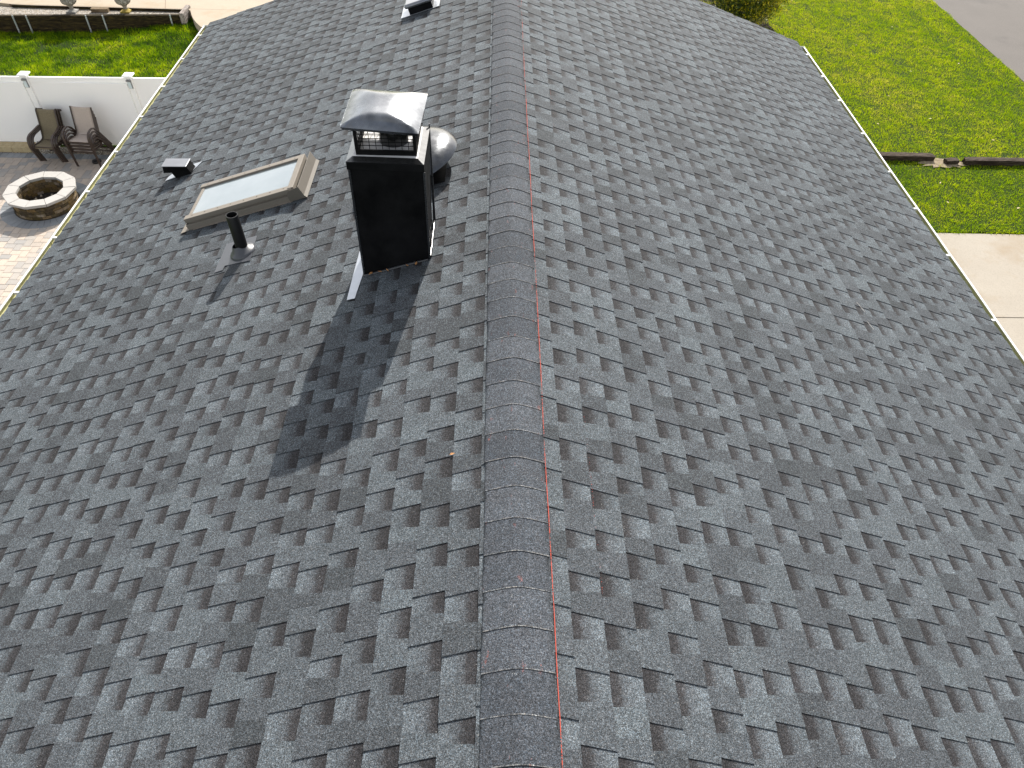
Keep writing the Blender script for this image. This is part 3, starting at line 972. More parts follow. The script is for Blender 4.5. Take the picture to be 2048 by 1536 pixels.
# weathered timbers
def wood_mat(name, a, b, axis=0, grey=.4):
    t = NT(name)
    scl = [9, 9, 9]; scl[axis] = .8
    g = t.noise(4, 6, .75, scl=tuple(scl))
    c = t.ramp(g, [(.28, tuple(x * .25 for x in a)), (.48, a), (.68, b)])
    t.base(c); t.set(rough=.9, spec=.15); t.bump(g, .9, .012)
    return t.mat
M_TIMB = wood_mat('weathered_timber', (.030, .020, .014), (.095, .072, .055), 0)
M_WALLT = wood_mat('stained_wall_timber', (.014, .010, .005), (.075, .055, .018), 0)
M_GREYT = wood_mat('silvery_timber', (.20, .17, .15), (.42, .38, .35), 1)

def timber(name, x0, x1, y, w, h, rz, label, seed, mat, z=G, parent=None, cat='timber', group=None):
    random.seed(seed)
    L = x1 - x0; n = max(3, int(L / .09))
    mb = MB()
    rings = []
    for i in range(n + 1):
        x = -L / 2 + L * i / n
        e = .82 if i in (0, n) else 1
        pr = []
        for (a, b) in ((-1, -1), (0, -1.02), (1, -1), (1.03, 0), (1, .92), (.3, 1), (-.3, 1), (-1, .92), (-1.03, 0)):
            pr.append((x + (random.uniform(-.03, .03) if i in (0, n) else 0), a * w / 2 * e + random.uniform(-.006, .006), h / 2 + b * h / 2 * e + random.uniform(-.006, .006)))
        rings.append(pr)
    m = len(rings[0]); vs = [p for r in rings for p in r]; fs = []
    for i in range(n):
        for j in range(m):
            k2 = (j + 1) % m
            fs.append((i * m + j, i * m + k2, (i + 1) * m + k2, (i + 1) * m + j))
    fs.append(tuple(reversed(range(m)))); fs.append(tuple(n * m + j for j in range(m)))
    fs = [tuple(reversed(f)) for f in fs]
    mb.mesh(vs, fs)
    o = obj(name, mb, mat, parent=None, local=True, label=label, cat=cat, group=group)
    o.location = ((x0 + x1) / 2, y, z); o.rotation_euler.z = rz
    return o
timber('landscape_timber', 7.4, 11.72, 17.34, .20, .15, -.004, 'long dark landscape timber in the lawn running out from under the roof edge', 3, M_TIMB, G - .0, group='landscape timbers in the lawn')
timber('landscape_timber', 11.97, 12.32, 17.16, .17, .13, .10, 'short broken piece of landscape timber lying in the gap', 4, M_TIMB, G - .0, group='landscape timbers in the lawn')
timber('landscape_timber', 12.50, 17.0, 17.20, .19, .15, .012, 'long dark landscape timber nearest the street with a split end', 5, M_TIMB, G - .0, group='landscape timbers in the lawn')
random.seed(101)

# golden shrub ------------------------------------------------------
def leaf_mat(name):
    t = NT(name); a = t.attr()
    c = t.ramp(a[0], [(0, (.004, .010, .002)), (.3, (.030, .060, .006)), (.55, (.15, .19, .006)), (.78, (.50, .42, .008)), (1, (.80, .62, .02))])
    t.base(c); t.set(rough=.4, spec=.4)
    tr = t.n.new('ShaderNodeBsdfTranslucent'); t.link(c, tr.inputs['Color'])
    mx = t.n.new('ShaderNodeMixShader'); mx.inputs[0].default_value = .3
    t.link(t.b.outputs[0], mx.inputs[1]); t.link(tr.outputs[0], mx.inputs[2]); t.link(mx.outputs[0], t.out.inputs['Surface'])
    return t.mat
shrub = empty('shrub', (8.55, 26.2, G), 'dense golden and dark green shrub at the far right corner of the roof', 'shrub')
def leaf_cloud(c, rad, n, size, lobes=9, seed=2):
    r = np.random.default_rng(seed)
    mb = MB(); C = np.array(c)
    ctrs = [C + np.array([math.cos(a), math.sin(a), 0]) * rad[0] * .5 * r.uniform(.5, 1) + np.array([0, 0, r.uniform(-.5, .6) * rad[2]]) for a in r.uniform(0, 6.28, lobes)] + [C, C + np.array([0, 0, .3 * rad[2]])]
    for i in range(n):
        L = ctrs[r.integers(len(ctrs))]
        d = r.normal(size=3); d /= np.linalg.norm(d)
        q = r.uniform(.72, 1.03)
        p = L + d * np.array(rad) * .62 * q
        if p[2] < G + .12: continue
        s = size * r.uniform(.6, 1.35)
        nrm = d + r.normal(size=3) * .7; nrm /= np.linalg.norm(nrm)
        u = np.cross(nrm, r.normal(size=3)); u /= np.linalg.norm(u); v = np.cross(nrm, u)
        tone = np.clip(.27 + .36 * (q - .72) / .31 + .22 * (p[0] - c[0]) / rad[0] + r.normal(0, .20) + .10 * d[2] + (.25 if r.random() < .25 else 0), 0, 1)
        cc_ = [(float(tone), 0, 0, 1)] * 4
        P = [p - u * s, p - v * s * .45, p + u * s, p + v * s * .45]
        mb.face([tuple(map(float, a)) for a in P], 0, cc_)
    return mb
M_LEAF = leaf_mat('golden_shrub_leaf')
obj('crown', leaf_cloud((8.68, 26.2, -5.75), (1.62, 1.5, 1.35), 52000, .034, 16), M_LEAF, shrub)
core = MB()
for k in range(26):
    a = k * 2.4; r1 = .95 + .2 * math.sin(k * 1.7)
    core.sweep([(8.55 + .08 * math.cos(a), 26.2 + .08 * math.sin(a), G), (8.55 + r1 * .35 * math.cos(a), 26.2 + r1 * .35 * math.sin(a), G + .5 + .02 * k), (8.55 + r1 * math.cos(a), 26.2 + r1 * math.sin(a), G + .55 + .075 * k)], .03, .03, round_=True, seg=6)
obj('trunk', core, plain('dark_bark', (.05, .04, .03), .9, bump=.6), shrub)
mul = MB()
for k in range(36):
    a0 = 2 * math.pi * k / 36; a1 = 2 * math.pi * (k + 1) / 36
    r0 = 1 + .06 * math.sin(k * 2.1); r1 = 1 + .06 * math.sin(((k + 1) % 36) * 2.1)
    mul.face([(8.0, 26.9, G + .05), (8.0 + 1.75 * r0 * math.cos(a0), 26.9 + 2.6 * r0 * math.sin(a0), G + .026), (8.0 + 1.75 * r1 * math.cos(a1), 26.9 + 2.6 * r1 * math.sin(a1), G + .026)])
t = NT('dark_mulch'); t.base(t.ramp(t.noise(30, 5, .8), [(.35, (.006, .005, .004)), (.7, (.035, .025, .02))])); t.set(rough=1, spec=.1); t.bump(t.noise(50, 4, .7), 1, .03)
obj('mulch_bed', mul, t.mat, kind='structure')

# ------------------------------------------------------------------ back yard (left)
lawn_sheet('lawn', -19.0, -6.5, 17.12, 25.9, 'back', turf_mat('turf_back', .3))
def tone_l(x, y):
    t = .33 + .26 * (vnoise(x, y, .6, 51) - .5) + .60 * (vnoise(x, y, 2.2, 52) - .5) + .35 * (vnoise(x, y, 6.5, 53) - .5)
    bare = np.clip((vnoise(x, y, 1.9, 56) - .74) * 4, 0, .85)
    return t, bare
def keep_l(x, y):
    ok = (y < 24.15 + (x + 16) * .075) | ((x > -10.35) & (y < 25.6))
    # stay clear of the curved patio
    ok &= ~((x > -9.95) & (y > 24.4 - (x + 9.9) * 1.15))
    return ok
grass('grass', -18.5, -7.0, 17.14, 25.6, 1700, 'back', tone_l, .04, .10, 'uneven deep green grass of the back lawn behind the white fence', keep=keep_l)

# pavers in a herringbone of 6 by 9 inch stones
def paver_mat():
    t = NT('concrete_paver'); a = t.attr()
    c = t.ramp(a[0], [(0, (.285, .27, .255)), (.25, (.33, .30, .27)), (.6, (.385, .33, .28)), (1, (.43, .36, .30))])
    c = t.mix(a[1], c, t.ramp(a[0], [(0, (.17, .18, .19)), (1, (.26, .27, .28))]))
    c = t.mix(1.0, c, t.ramp(t.noise(60, 3, .7), [(.3, .86), (.7, 1.08)]), 'MULTIPLY')
    c = t.mix(1.0, c, t.ramp(t.noise(1.2, 3, .6), [(.3, .9), (.7, 1.05)]), 'MULTIPLY')
    t.base(c); t.set(rough=.85, spec=.25); t.bump(t.noise(90, 3, .7), .3, .003)
    return t.mat
M_PAV = paver_mat()
PCX, PCY = -10.46, 14.42        # fire pit centre
def build_pavers():
    mb = MB()
    LW, WW = .2286, .1524
    def stone(x0, x1, y0, y1, tone, grey):
        g = .0022; z = G + .012 + random.uniform(-.0015, .0015)
        ch = .004
        P = [(x0 + g, y0 + g), (x1 - g, y0 + g), (x1 - g, y1 - g), (x0 + g, y1 - g)]
        Q = [(x0 + g + ch, y0 + g + ch), (x1 - g - ch, y0 + g + ch), (x1 - g - ch, y1 - g - ch), (x0 + g + ch, y1 - g - ch)]
        c = (tone, grey, 0, 1)
        mb.mesh([(a, b, z - .03) for a, b in P] + [(a, b, z - .004) for a, b in P] + [(a, b, z) for a, b in Q],
                [(8, 9, 10, 11)] + [(i, (i + 1) % 4, 4 + (i + 1) % 4, 4 + i) for i in range(4)] + [(4 + i, 4 + (i + 1) % 4, 8 + (i + 1) % 4, 8 + i) for i in range(4)], 0, c)
    X0, X1, Y0, Y1 = -15.0, -3.7, 6.0, 16.43
    ux, uy = WW, WW; vx, vy = LW, -LW
    for i in range(-80, 120):
        for j in range(-70, 90):
            ox, oy = -11.0 + i * ux + j * vx, 11.5 + i * uy + j * vy
            for (a, b, c2, d) in ((0, LW, 0, WW), (LW, LW + WW, WW - LW, WW)):
                x0, x1, y0, y1 = ox + a, ox + b, oy + c2, oy + d
                cx, cy = (x0 + x1) / 2, (y0 + y1) / 2
                if cx < X0 or cx > X1 or cy < Y0 or y0 > Y1: continue
                y1c = min(y1, Y1)
                if y1c - y0 < .03: continue
                if max(math.hypot(p_ - PCX, q_ - PCY) for p_ in (x0, x1) for q_ in (y0, y1)) < .975: continue
                tone = random.choice([.0, .1, .25, .5, .65, .8, .9, 1.0, .7, .6])
                stone(x0, x1, y0, y1c, tone, 0)
    x = X0
    while x < X1:                 # grey border course along the fence
        stone(x, x + .155, Y1 + .004, Y1 + .232, random.random(), 1); x += .155
    # ring of grey stones round the fire pit
    n = 40
    for k in range(n):
        a0, a1 = 2 * math.pi * (k + .03) / n, 2 * math.pi * (k + .97) / n
        ri, ro = .70, .985
        z = G + .0175
        c = (random.random(), 1, 0, 1)
        lo = [(PCX + r * math.cos(a), PCY + r * math.sin(a), z - .03) for r, a in ((ri, a0), (ro, a0), (ro, a1), (ri, a1))]
        hi = [(p[0], p[1], z) for p in lo]
        mb.hexa(lo, hi, 0, c)
    return mb
obj('paver_patio', build_pavers(), M_PAV, kind='structure')
t = NT('joint_sand'); t.base(t.mix(t.noise(30, 3), (.10, .085, .065), (.17, .15, .12))); t.set(rough=1, spec=.1)
bs = MB(); bs.box(-15.0, -3.65, 6.0, 16.66, G - .045, G - .004)
obj('bedding_sand', bs, t.mat, kind='structure')

# pebble strip along the fence
def pebble_mat():
    t = NT('pebbles')
    c = t.voro(38, 'Color'); s = t.sep(c)
    col = t.ramp(s[0], [(0, (.10, .08, .06)), (.3, (.30, .25, .19)), (.6, (.48, .43, .36)), (.85, (.62, .58, .52)), (1, (.40, .26, .12))])
    d = t.voro(38)
    col = t.mix(1.0, col, t.ramp(d, [(.2, 1.0), (.6, .35)]), 'MULTIPLY')
    t.base(col); t.set(rough=.8); t.bump(d, 1.0, -.012); return t.mat
M_PEB = pebble_mat()
pb = MB(); pb.box(-15, -3.7, 16.665, 17.0, G - .03, G + .012)
obj('pebble_strip', pb, M_PEB, kind='structure')

# tan curb under the left part of the fence
def tan_block():
    t = NT('tan_concrete_block')
    c = t.ramp(t.noise(9, 5, .7), [(.3, (.33, .25, .13)), (.6, (.46, .37, .22)), (.8, (.24, .20, .09))])
    t.base(c); t.set(rough=.9); t.bump(t.noise(60, 3, .7), .5, .004); return t.mat
M_TAN = tan_block()
bl = 0
for (x0, x1) in ((-13.9, -13.32), (-13.31, -12.73), (-12.72, -12.28)):
    mb = MB(); mb.box(x0, x1, 16.68, 16.96, G + .013, G + .155)
    obj('curb_block', mb, M_TAN, loc=((x0 + x1) / 2, 16.82, G), cat='curb block', group='tan curb blocks under the white fence',
        label=['tan curb block farthest left below the white fence', 'middle tan curb block below the white fence', 'tan curb block beside the rounded end block'][bl], bevel=.008)
    bl += 1
mb = MB()
vs = []
arc = [(-12.27, 16.68), (-11.98, 16.68), (-11.84, 16.70), (-11.76, 16.77), (-11.74, 16.86), (-11.78, 16.96), (-12.27, 16.96)]
n = len(arc)
mb.mesh([(x, y, G + .013) for x, y in arc] + [(x, y, G + .155) for x, y in arc], [tuple(range(n, 2 * n))] + [(i, (i + 1) % n, n + (i + 1) % n, n + i) for i in range(n)])
obj('curb_block', mb, M_TAN, loc=(-12.0, 16.82, G), cat='curb block', group='tan curb blocks under the white fence', label='rounded tan curb block at the end of the row beside the olive chairs', bevel=.008)

# white vinyl fence -------------------------------------------------
fence = empty('fence', (-10.1, 17.08, G), 'tall white vinyl privacy fence with square post caps behind the stacked chairs', 'fence')
FH = 1.80
posts = [-18.63, -16.20, -13.77, -11.335, -8.905, -6.475, -4.045]
def fy(x): return 17.02 + (x + 12.5) * .03
for a, b2 in zip(posts[:-1], posts[1:]):
    mb = MB()
    x0, x1 = a + .064, b2 - .064
    nb = 1; w = (x1 - x0) / nb
    for k in range(nb):
        xa = x0 + k * w; ya = fy(xa)
        mb.box(xa + .0006, xa + w - .0006, ya - .0125, ya + .0125, G + .12, G + FH - .12)
    obj('panel', mb, M_VINYL, fence, bevel=.0012)
    for z0, z1 in ((G + .05, G + .19), (G + FH - .14, G + FH)):
        mb = MB()
        ya, yb = fy(x0), fy(x1)
        mb.hexa([(x0, ya - .024, z0), (x1, yb - .024, z0), (x1, yb + .024, z0), (x0, ya + .024, z0)], [(x0, ya - .024, z1), (x1, yb - .024, z1), (x1, yb + .024, z1), (x0, ya + .024, z1)])
        obj('rail', mb, M_VINYL, fence, bevel=.004)
M_LAMPF = plain('lamp_bracket', (.18, .18, .18), .4)
M_LAMPG = plain('frosted_lamp_panel', (.62, .70, .72), .15, spec=.6, var=.06)
for x in posts:
    y = fy(x)
    mb = MB(); mb.box(x - .0635, x + .0635, y - .0635, y + .0635, G, G + FH + .03)
    p = obj('post', mb, M_VINYL, fence, bevel=.006)
    mb = MB()
    z = G + FH + .03
    for r, za, zb in ((.075, z, z + .02), (.112, z + .02, z + .045)):
        mb.box(x - r, x + r, y - r, y + r, za, zb)
    lo = [(x - .112, y - .112, z + .045), (x + .112, y - .112, z + .045), (x + .112, y + .112, z + .045), (x - .112, y + .112, z + .045)]
    hi = [(x - .085, y - .085, z + .062), (x + .085, y - .085, z + .062), (x + .085, y + .085, z + .062), (x - .085, y + .085, z + .062)]
    mb.hexa(lo, hi)
    obj('post_cap', mb, M_VINYL, p)
    mb = MB()
    zl = G + FH - .20
    mb.box(x - .040, x + .055, y - .085, y - .064, zl - .03, zl + .175, 0)
    mb.box(x - .045, x + .060, y - .125, y - .064, zl + .150, zl + .185, 0)
    mb.box(x - .034, x + .040, y - .100, y - .085, zl - .02, zl + .15, 1)
    obj('post_lamp', mb, [M_LAMPF, M_LAMPG], p, bevel=.003)

# fire pit ----------------------------------------------------------
pit = empty('fire_pit', (PCX, PCY, G), 'round stone fire pit with pale coping slabs on the paver patio', 'fire pit')
def stone_wall_mat():
    t = NT('mossy_wall_stone'); a = t.attr()
    c = t.ramp(a[0], [(0, (.050, .038, .025)), (.3, (.11, .085, .055)), (.6, (.16, .105, .045)), (.9, (.20, .14, .08)), (1, (.26, .22, .18))])
    c = t.mix(1.0, c, t.ramp(t.noise(22, 5, .75), [(.3, .45), (.7, 1.35)]), 'MULTIPLY')
    moss = t.ramp(t.noise(6, 4, .7), [(.5, 0.0), (.68, .6)])
    c = t.mix(moss, c, (.12, .085, .012))
    t.base(c); t.set(rough=.95, spec=.15); t.bump(t.noise(28, 4, .7), .8, .02); return t.mat
M_STW = stone_wall_mat()
ring = MB()
RO, RI, HC = .665, .475, .36
nc = 5
for k in range(nc):
    z0 = G + .02 + k * (HC - .02) / nc; z1 = G + .02 + (k + 1) * (HC - .02) / nc
    nst = 22; off = random.random()
    for i in range(nst):
        w = .06
        a0 = 2 * math.pi * (i + off + .02) / nst; a1 = 2 * math.pi * (i + 1 + off - .02) / nst
        ro = RO + random.uniform(-.010, .012)
        c = (random.random() ** 1.3, 0, 0, 1)
        am = (a0 + a1) / 2
        pts = [(RI, a0), (ro, a0), (ro + .004, am), (ro, a1), (RI, a1), (RI, am)]
        lo = [(PCX + r * math.cos(a), PCY + r * math.sin(a), z0 + .003) for r, a in pts]; hi = [(p[0], p[1], z1 - .003) for p in lo]
        n = 6
        ring.mesh(lo + hi, [tuple(range(n, 2 * n)), tuple(reversed(range(n)))] + [(q, (q + 1) % n, n + (q + 1) % n, n + q) for q in range(n)], 0, c)
ring.lathe([(RI + .012, G), (RI + .012, G + HC)], Matrix.Translation((PCX, PCY, 0)), 40, c=(.1, 0, 0, 1))
ring.lathe([(RO - .012, G), (RO - .012, G + HC)], Matrix.Translation((PCX, PCY, 0)), 40, c=(.1, 0, 0, 1))
obj('pit_wall', ring, M_STW, pit, bevel=.006)
M_COP = plain('pale_coping', (.33, .315, .295), .8, var=.09, scale=9, bump=.25)
ncp = 11
phase = math.radians(8)
for i in range(ncp):
    a0 = phase + 2 * math.pi * i / ncp + .006; a1 = phase + 2 * math.pi * (i + 1) / ncp - .006
    ro, ri = .765, .500
    z0 = G + HC + .001; z1 = z0 + .062 + random.uniform(-.003, .003)
    lo = [(PCX + r * math.cos(a), PCY + r * math.sin(a), z0) for r, a in ((ri, a0), (ro, a0), (ro, a1), (ri, a1))]
    mb = MB(); mb.hexa(lo, [(p[0], p[1], z1) for p in lo])
    obj('coping_stone', mb, M_COP, pit, bevel=.006)
ash = MB()
r0 = RI + .012
for k in range(40):
    a0 = 2 * math.pi * k / 40; a1 = 2 * math.pi * (k + 1) / 40
    ash.face([(PCX, PCY, G + .07), (PCX + r0 * math.cos(a0), PCY + r0 * math.sin(a0), G + .03), (PCX + r0 * math.cos(a1), PCY + r0 * math.sin(a1), G + .03)])
for k in range(26):
    a = random.uniform(0, 6.28); r = random.uniform(0, .38); s = random.uniform(.008, .02)
    ash.box(PCX + r * math.cos(a) - s, PCX + r * math.cos(a) + s, PCY + r * math.sin(a) - s, PCY + r * math.sin(a) + s, G + .06, G + .07 + s, 1)
t = NT('ash'); t.base(t.ramp(t.noise(40, 4, .7), [(.4, (.012, .010, .009)), (.75, (.09, .075, .06))])); t.set(rough=1, spec=.1); t.bump(t.noise(60, 3), .8, .01)
obj('ash_bed', ash, [t.mat, plain('char_bits', (.30, .26, .20), .9, var=.5, scale=90)], pit)

# round black dish under the chairs
dish = MB()
dish.lathe([(.085, 0), (.108, .006), (.112, .03), (.104, .048), (.090, .052), (.078, .046), (.070, .018), (.001, .015)], Matrix.Identity(4), 32)
o = obj('dish', dish, plain('black_enamel', (.012, .011, .011), .35, var=.5, scale=60), local=True, label='small round black dish on the pavers under the taupe chair stack', cat='dish', smooth=50)
o.location = (-10.04, 16.30, G + .013)

# stacked sling chairs ---------------------------------------------
def smooth_path(pts, n=5):
    out = []
    P = [Vector(p) for p in pts]
    for i in range(len(P) - 1):
        p0, p1, p2, p3 = P[max(i - 1, 0)], P[i], P[i + 1], P[min(i + 2, len(P) - 1)]
        for k in range(n):
            t_ = k / n
            out.append(.5 * ((2 * p1) + (p2 - p0) * t_ + (2 * p0 - 5 * p1 + 4 * p2 - p3) * t_ * t_ + (3 * p1 - p0 - 3 * p2 + p3) * t_ ** 3))
    out.append(P[-1]); return out
def sling_mat(name, a, b):
    t = NT(name)
    w = t.noise(70, 3, .7, scl=(.25, 3, 3)); w2 = t.noise(90, 2, .6, scl=(3, .3, .3))
    c = t.mix(t.math('MULTIPLY_ADD', t.math('ADD', w, w2), 1.3, -.85, clamp=True), a, b)
    t.base(c); t.set(rough=.75, spec=.3); t.bump(w, .3, .001); return t.mat
M_FRAME = plain('bronze_chair_frame', (.050, .032, .024), .4, var=.2, scale=20)
def make_chair(kind):
    olive = kind == 'olive'
    root = empty('patio_chair', (0, 0, 0), None, 'chair')
    ORIG[root] = Vector((0, 0, 0))
    M_S = sling_mat('olive_sling', (.11, .090, .055), (.25, .205, .13)) if olive else sling_mat('taupe_sling', (.36, .30, .26), (.50, .42, .36))
    hw = .218 if olive else .245
    if olive:
        prof = [(-.275, .375), (-.255, .415), (-.20, .43), (-.02, .405), (.12, .40), (.19, .46), (.25, .62), (.33, .86), (.375, 1.01), (.41, 1.045), (.445, 1.035), (.455, 1.0)]
    else:
        prof = [(-.262, .415), (-.25, .43), (-.15, .425), (.02, .40), (.12, .405), (.17, .46), (.215, .62), (.27, .82), (.325, 1.02)]
    sp = smooth_path([(0, a, b) for a, b in prof], 4)
    mb = MB()
    vs, fs = [], []
    nx = 6
    for p in sp:
        for i in range(nx + 1):
            u = -1 + 2 * i / nx
            vs.append((u * hw, p.y, p.z - .012 * (1 - u * u)))
    for j in range(len(sp) - 1):
        for i in range(nx):
            a = j * (nx + 1) + i
            fs.append((a, a + 1, a + nx + 2, a + nx + 1))
    mb.mesh(vs, fs)
    s_ = obj('sling', mb, M_S, root, local=True, smooth=70)
    so_ = s_.modifiers.new('thick', 'SOLIDIFY'); so_.thickness = .006 if not olive else .014
    for sx in (-1, 1):
        mb = MB()
        mb.sweep([(sx * (hw + .012), p.y, p.z) for p in sp], .022, .032, side=(1, 0, 0))
        obj('side_rail', mb, M_FRAME, root, local=True)
        x = sx * (hw + .055)
        if olive:
            arm = [(x, -.20, 0), (x * 1.01, -.29, .28), (x * 1.05, -.325, .45), (x * 1.06, -.28, .60), (x * 1.05, -.16, .665), (x * 1.02, .02, .675), (sx * (hw + .03), .27, .70)]
            rear = [(x, -.02, .40), (x, .10, .33), (x * 1.02, .30, 0)]
        else:
            arm = [(x, -.27, 0), (x * 1.0, -.30, .28), (x * 1.03, -.31, .50), (x * 1.04, -.27, .61), (x * 1.04, -.15, .665), (x * 1.02, .0, .655), (x * 1.0, .10, .56)]
            rear = [(x, .02, .645), (x, .14, .52), (x * 1.02, .46, 0)]
        mb = MB(); mb.sweep(smooth_path(arm, 5), .045, .024, side=(1, 0, 0))
        obj('arm', mb, M_FRAME, root, local=True, smooth=50)
        mb = MB(); mb.sweep(smooth_path(rear, 3), .042, .026, side=(1, 0, 0))
        obj('rear_leg', mb, M_FRAME, root, local=True)
    for (yy, zz, hh) in ((-.255, .395, .045), (.13, .385, .03)):
        mb = MB()
        mb.sweep([(-hw - .05, yy, zz), (hw + .05, yy, zz)], .022, hh)
        obj('crossbar', mb, M_FRAME, root, local=True)
    if not olive:
        mb = MB(); mb.sweep([(-hw - .05, .40, .085), (hw + .05, .40, .085)], .02, .022)
        obj('rear_stretcher', mb, M_FRAME, root, local=True)
    return root
def copy_tree(o, parent=None):
    c = o.copy(); COL.objects.link(c)
    if parent: c.parent = parent
    for chd in [q for q in bpy.data.objects if q.parent == o]: copy_tree(chd, c)
    return c
def stack(proto, n, base, dy, dz, rz, labels, group):
    for k in range(n):
        o = proto if k == 0 else copy_tree(proto)
        o.location = (base[0], base[1] + dy * k, base[2] + dz * k); o.rotation_euler.z = rz
        o['label'] = labels[k]; o['category'] = 'chair'; o['group'] = group
stack(make_chair('olive'), 3, (-11.02, 16.50, G + .014), -.085, .045, math.radians(-3),
      ['olive padded sling chair at the bottom of the left stack, nearest the fence', 'olive padded sling chair in the middle of the left stack', 'olive padded sling chair on top of the left stack with its seat showing'],
      'olive chairs stacked against the white fence')
stack(make_chair('taupe'), 4, (-10.10, 16.33, G + .014), -.006, .085, math.radians(-5),
      ['taupe sling chair at the bottom of the right stack standing on the pavers', 'taupe sling chair second from the bottom of the right stack', 'taupe sling chair second from the top of the right stack', 'light taupe sling chair on top of the right stack'],
      'taupe chairs stacked against the white fence')

# timber retaining wall, bed, urns, upper patio ---------------------
ZW = -6.48
rw = empty('retaining_wall', (-13.2, 24.3, G), 'dark stained timber retaining wall along the top of the back lawn', 'retaining wall')
def wy(x): return 24.28 + (x + 13.2) * .085
nb = 4
for k in range(nb):
    z0 = G - .05 + k * (.57) / nb; z1 = z0 + .57 / nb - .004
    xs = -18.5
    while xs < -10.35:
        xe = min(-10.34, xs + random.uniform(2.2, 2.6)); j = random.uniform(-.006, .006)
        mb = MB(); mb.hexa([(xs, wy(xs) + j, z0), (xe - .005, wy(xe) + j, z0), (xe - .005, wy(xe) + .13, z0), (xs, wy(xs) + .13, z0)],
                           [(xs, wy(xs) + j, z1), (xe - .005, wy(xe) + j, z1), (xe - .005, wy(xe) + .13, z1), (xs, wy(xs) + .13, z1)])
        obj('board', mb, M_WALLT, rw, bevel=.006)
        xs = xe
for x in (-15.42, -15.02, -13.215, -12.70, -10.62):
    mb = MB(); y = wy(x) - .03
    mb.hexa([(x - .02, y - .03, G - .05), (x + .02, y - .03, G - .05), (x + .02, y, G - .05), (x - .02, y, G - .05)],
            [(x - .02, y - .01, ZW + .015), (x + .02, y - .01, ZW + .015), (x + .02, y + .02, ZW + .015), (x - .02, y + .02, ZW + .015)])
    obj('stake', mb, M_GALV, rw)
mb = MB()
mb.box(-10.335, -10.19, 24.50, 25.26, G + .12, ZW + .06)
obj('end_timber', mb, M_GREYT, rw, bevel=.012, label='silvery weathered end timber of the retaining wall')
mb = MB(); mb.hexa([(-18.5, wy(-18.5) + .125, G), (-10.33, wy(-10.33) + .125, G), (-10.33, 25.07, G), (-18.5, 25.07, G)],
                   [(-18.5, wy(-18.5) + .125, ZW - .09), (-10.33, wy(-10.33) + .125, ZW - .09), (-10.33, 25.07, ZW - .09), (-18.5, 25.07, ZW - .09)])
obj('gravel_bed', mb, M_PEB, kind='structure')
# upper concrete patio with a curved edge
edge = [(-18.5, 25.35), (-16.6, 25.25), (-15.9, 25.10), (-15.3, 25.06), (-10.25, 25.06), (-10.12, 24.98), (-9.98, 24.62), (-9.83, 24.30), (-9.64, 23.98), (-9.42, 23.68), (-9.15, 23.40), (-8.7, 23.10), (-8.0, 22.85), (-6.5, 22.7)]
far = [(-6.5, 45), (-18.5, 45)]
poly = edge + far
n = len(poly); ZP = -6.495
mb = MB()
mb.mesh([(x, y, G - .05) for x, y in poly] + [(x, y, ZP) for x, y in poly], [tuple(range(n, 2 * n))] + [(i, (i + 1) % n, n + (i + 1) % n, n + i) for i in range(n)])
def line_joint(p, q_):
    dx, dy = q_[0] - p[0], q_[1] - p[1]; L = math.hypot(dx, dy); nx_, ny_ = -dy / L, dx / L
    return (nx_, ny_, nx_ * p[0] + ny_ * p[1])
M_PAT = concrete_mat('patio_concrete', (.29, .24, .18), (.36, .305, .235), [line_joint((-11.24, 25.99), (-10.96, 25.06)), line_joint((-14.1, 25.9), (-14.0, 25.0)), (0, 1, 25.12)])
obj('upper_patio', mb, M_PAT, kind='structure')
# edging board between gravel and patio
mb = MB(); mb.box(-15.9, -10.3, 25.02, 25.056, ZW - .10, ZP + .004)
obj('edging_board', mb, M_WALLT, rw)

def stone_urn_mat():
    t = NT('weathered_cast_stone')
    c = t.ramp(t.noise(14, 5, .75), [(.3, (.06, .055, .045)), (.5, (.22, .20, .17)), (.7, (.45, .43, .40))])
    t.base(c); t.set(rough=.95, spec=.1); t.bump(t.noise(30, 3, .7), .8, .01); return t.mat
M_URN = stone_urn_mat()
M_MOSS = plain('yellow_lichen_stone', (.26, .19, .03), .9, var=.4, scale=30, bump=.4)
M_URNB = plain('grey_cast_stone', (.22, .21, .19), .9, var=.3, scale=20, bump=.4)
def urn(x, y, mb_mat, label):
    r = empty('garden_urn', (x, y, ZW - .09), label, 'urn', 'garden urns on the gravel bed')
    z = ZW - .09
    b = MB(); b.box(x - .15, x + .15, y - .15, y + .15, z, z + .05)
    b.lathe([(.15, z + .05), (.10, z + .075), (.075, z + .10)], Matrix.Translation((x, y, 0)), 24)
    obj('plinth', b, mb_mat, r, bevel=.008)
    b = MB()
    b.lathe([(.06, z + .09), (.055, z + .15), (.08, z + .18), (.075, z + .20), (.16, z + .25)], Matrix.Translation((x, y, 0)), 28)
    # fluted bowl
    prof = [(.16, .25), (.215, .30), (.235, .36), (.215, .42), (.20, .45), (.27, .50), (.30, .53), (.30, .55), (.26, .55), (.20, .50)]
    vs, fs = [], []
    for rr, zz in prof:
        for i in range(64):
            a = 2 * math.pi * i / 64
            q = rr * (1 + (.035 * math.cos(a * 16) if .24 < zz < .44 else 0))
            vs.append((x + q * math.cos(a), y + q * math.sin(a), z + zz))
    for k in range(len(prof) - 1):
        for i in range(64):
            j = (i + 1) % 64
            fs.append((k * 64 + i, k * 64 + j, (k + 1) * 64 + j, (k + 1) * 64 + i))
    b.mesh(vs, fs)
    obj('bowl', b, M_URN, r, smooth=50)
    s = MB(); s.lathe([(.22, z + .515), (.001, z + .53)], Matrix.Translation((x, y, 0)), 28)
    obj('potting_soil', s, plain('potting_soil', (.03, .022, .015), 1), r)
    return r
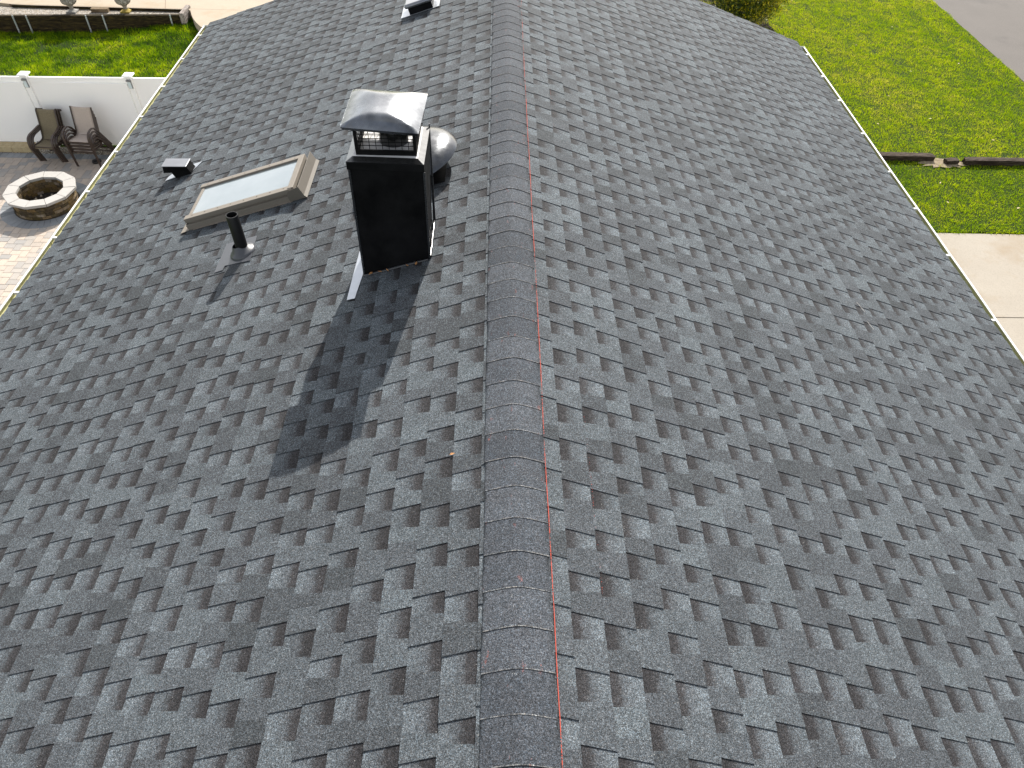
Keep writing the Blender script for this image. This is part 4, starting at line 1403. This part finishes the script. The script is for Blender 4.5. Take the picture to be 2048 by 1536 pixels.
urn(-13.86, 24.78, M_URNB, 'grey weathered stone urn on a pale plinth, left of the loose timber block')
urn(-12.19, 24.92, M_MOSS, 'weathered stone urn on a yellow stained plinth, right of the loose timber block')
mb = MB(); mb.box(-.27, .27, -.075, .075, 0, .115)
o = obj('timber_block', mb, wood_mat('brown_timber', (.12, .085, .05), (.30, .23, .15), 0), local=True, label='short loose timber block lying on the gravel between the two urns', cat='timber', bevel=.008)
o.location = (-13.0, 24.86, ZW - .09); o.rotation_euler.z = math.radians(4)

# fallen leaves ----------------------------------------------------
M_LEAFB = plain('dry_leaf', (.42, .20, .07), .8, var=.5, scale=40)
M_LEAFP = plain('pale_dry_leaf', (.55, .42, .26), .8, var=.3, scale=40)
def leaf_mesh(s):
    mb = MB(); mb.mesh([(-s, 0, 0), (-.3 * s, -.4 * s, .12 * s), (s, 0, .05 * s), (-.2 * s, .45 * s, .15 * s), (.1 * s, 0, -.02 * s + .05 * s)], [(0, 1, 4), (1, 2, 4), (2, 3, 4), (3, 0, 4)])
    return mb
def scatter_leaf(pos, s, m, lab, group, rz=0):
    o = obj('fallen_leaf', leaf_mesh(s), m, local=True, label=lab, cat='leaf', group=group); o.location = pos; o.rotation_euler = (random.uniform(-.2, .2), random.uniform(-.2, .2), rz)
scatter_leaf(rp(-1, .31, 2.05, .012), .014, M_LEAFB, 'small reddish brown leaf scrap on the shingles left of the ridge', None, .3)
lpos = [(12.6, 19.6), (13.3, 22.8), (11.4, 16.1), (14.6, 15.8), (12.9, 15.0), (11.9, 21.0), (13.9, 18.4), (15.2, 23.5), (11.2, 15.2), (12.2, 24.8), (14.1, 26.5), (10.9, 19.2), (13.6, 14.3), (15.6, 19.9)]
for i, (x, y) in enumerate(lpos):
    scatter_leaf((x, y, G + .05), random.uniform(.035, .05), M_LEAFP, 'small pale dry leaf lying on the street side lawn', 'dry leaves on the street side lawn', random.uniform(0, 6))
for i, (x, s) in enumerate(((-.90, .022), (-.84, .017), (-.79, .015), (-.66, .014), (-.60, .02))):
    scatter_leaf((x, 3.64 - .004 * i, roofz(x) + .020), s, M_LEAFB, 'orange brown leaf scrap caught at the front foot of the chimney', 'leaf scraps at the front foot of the chimney', random.uniform(0, 6))
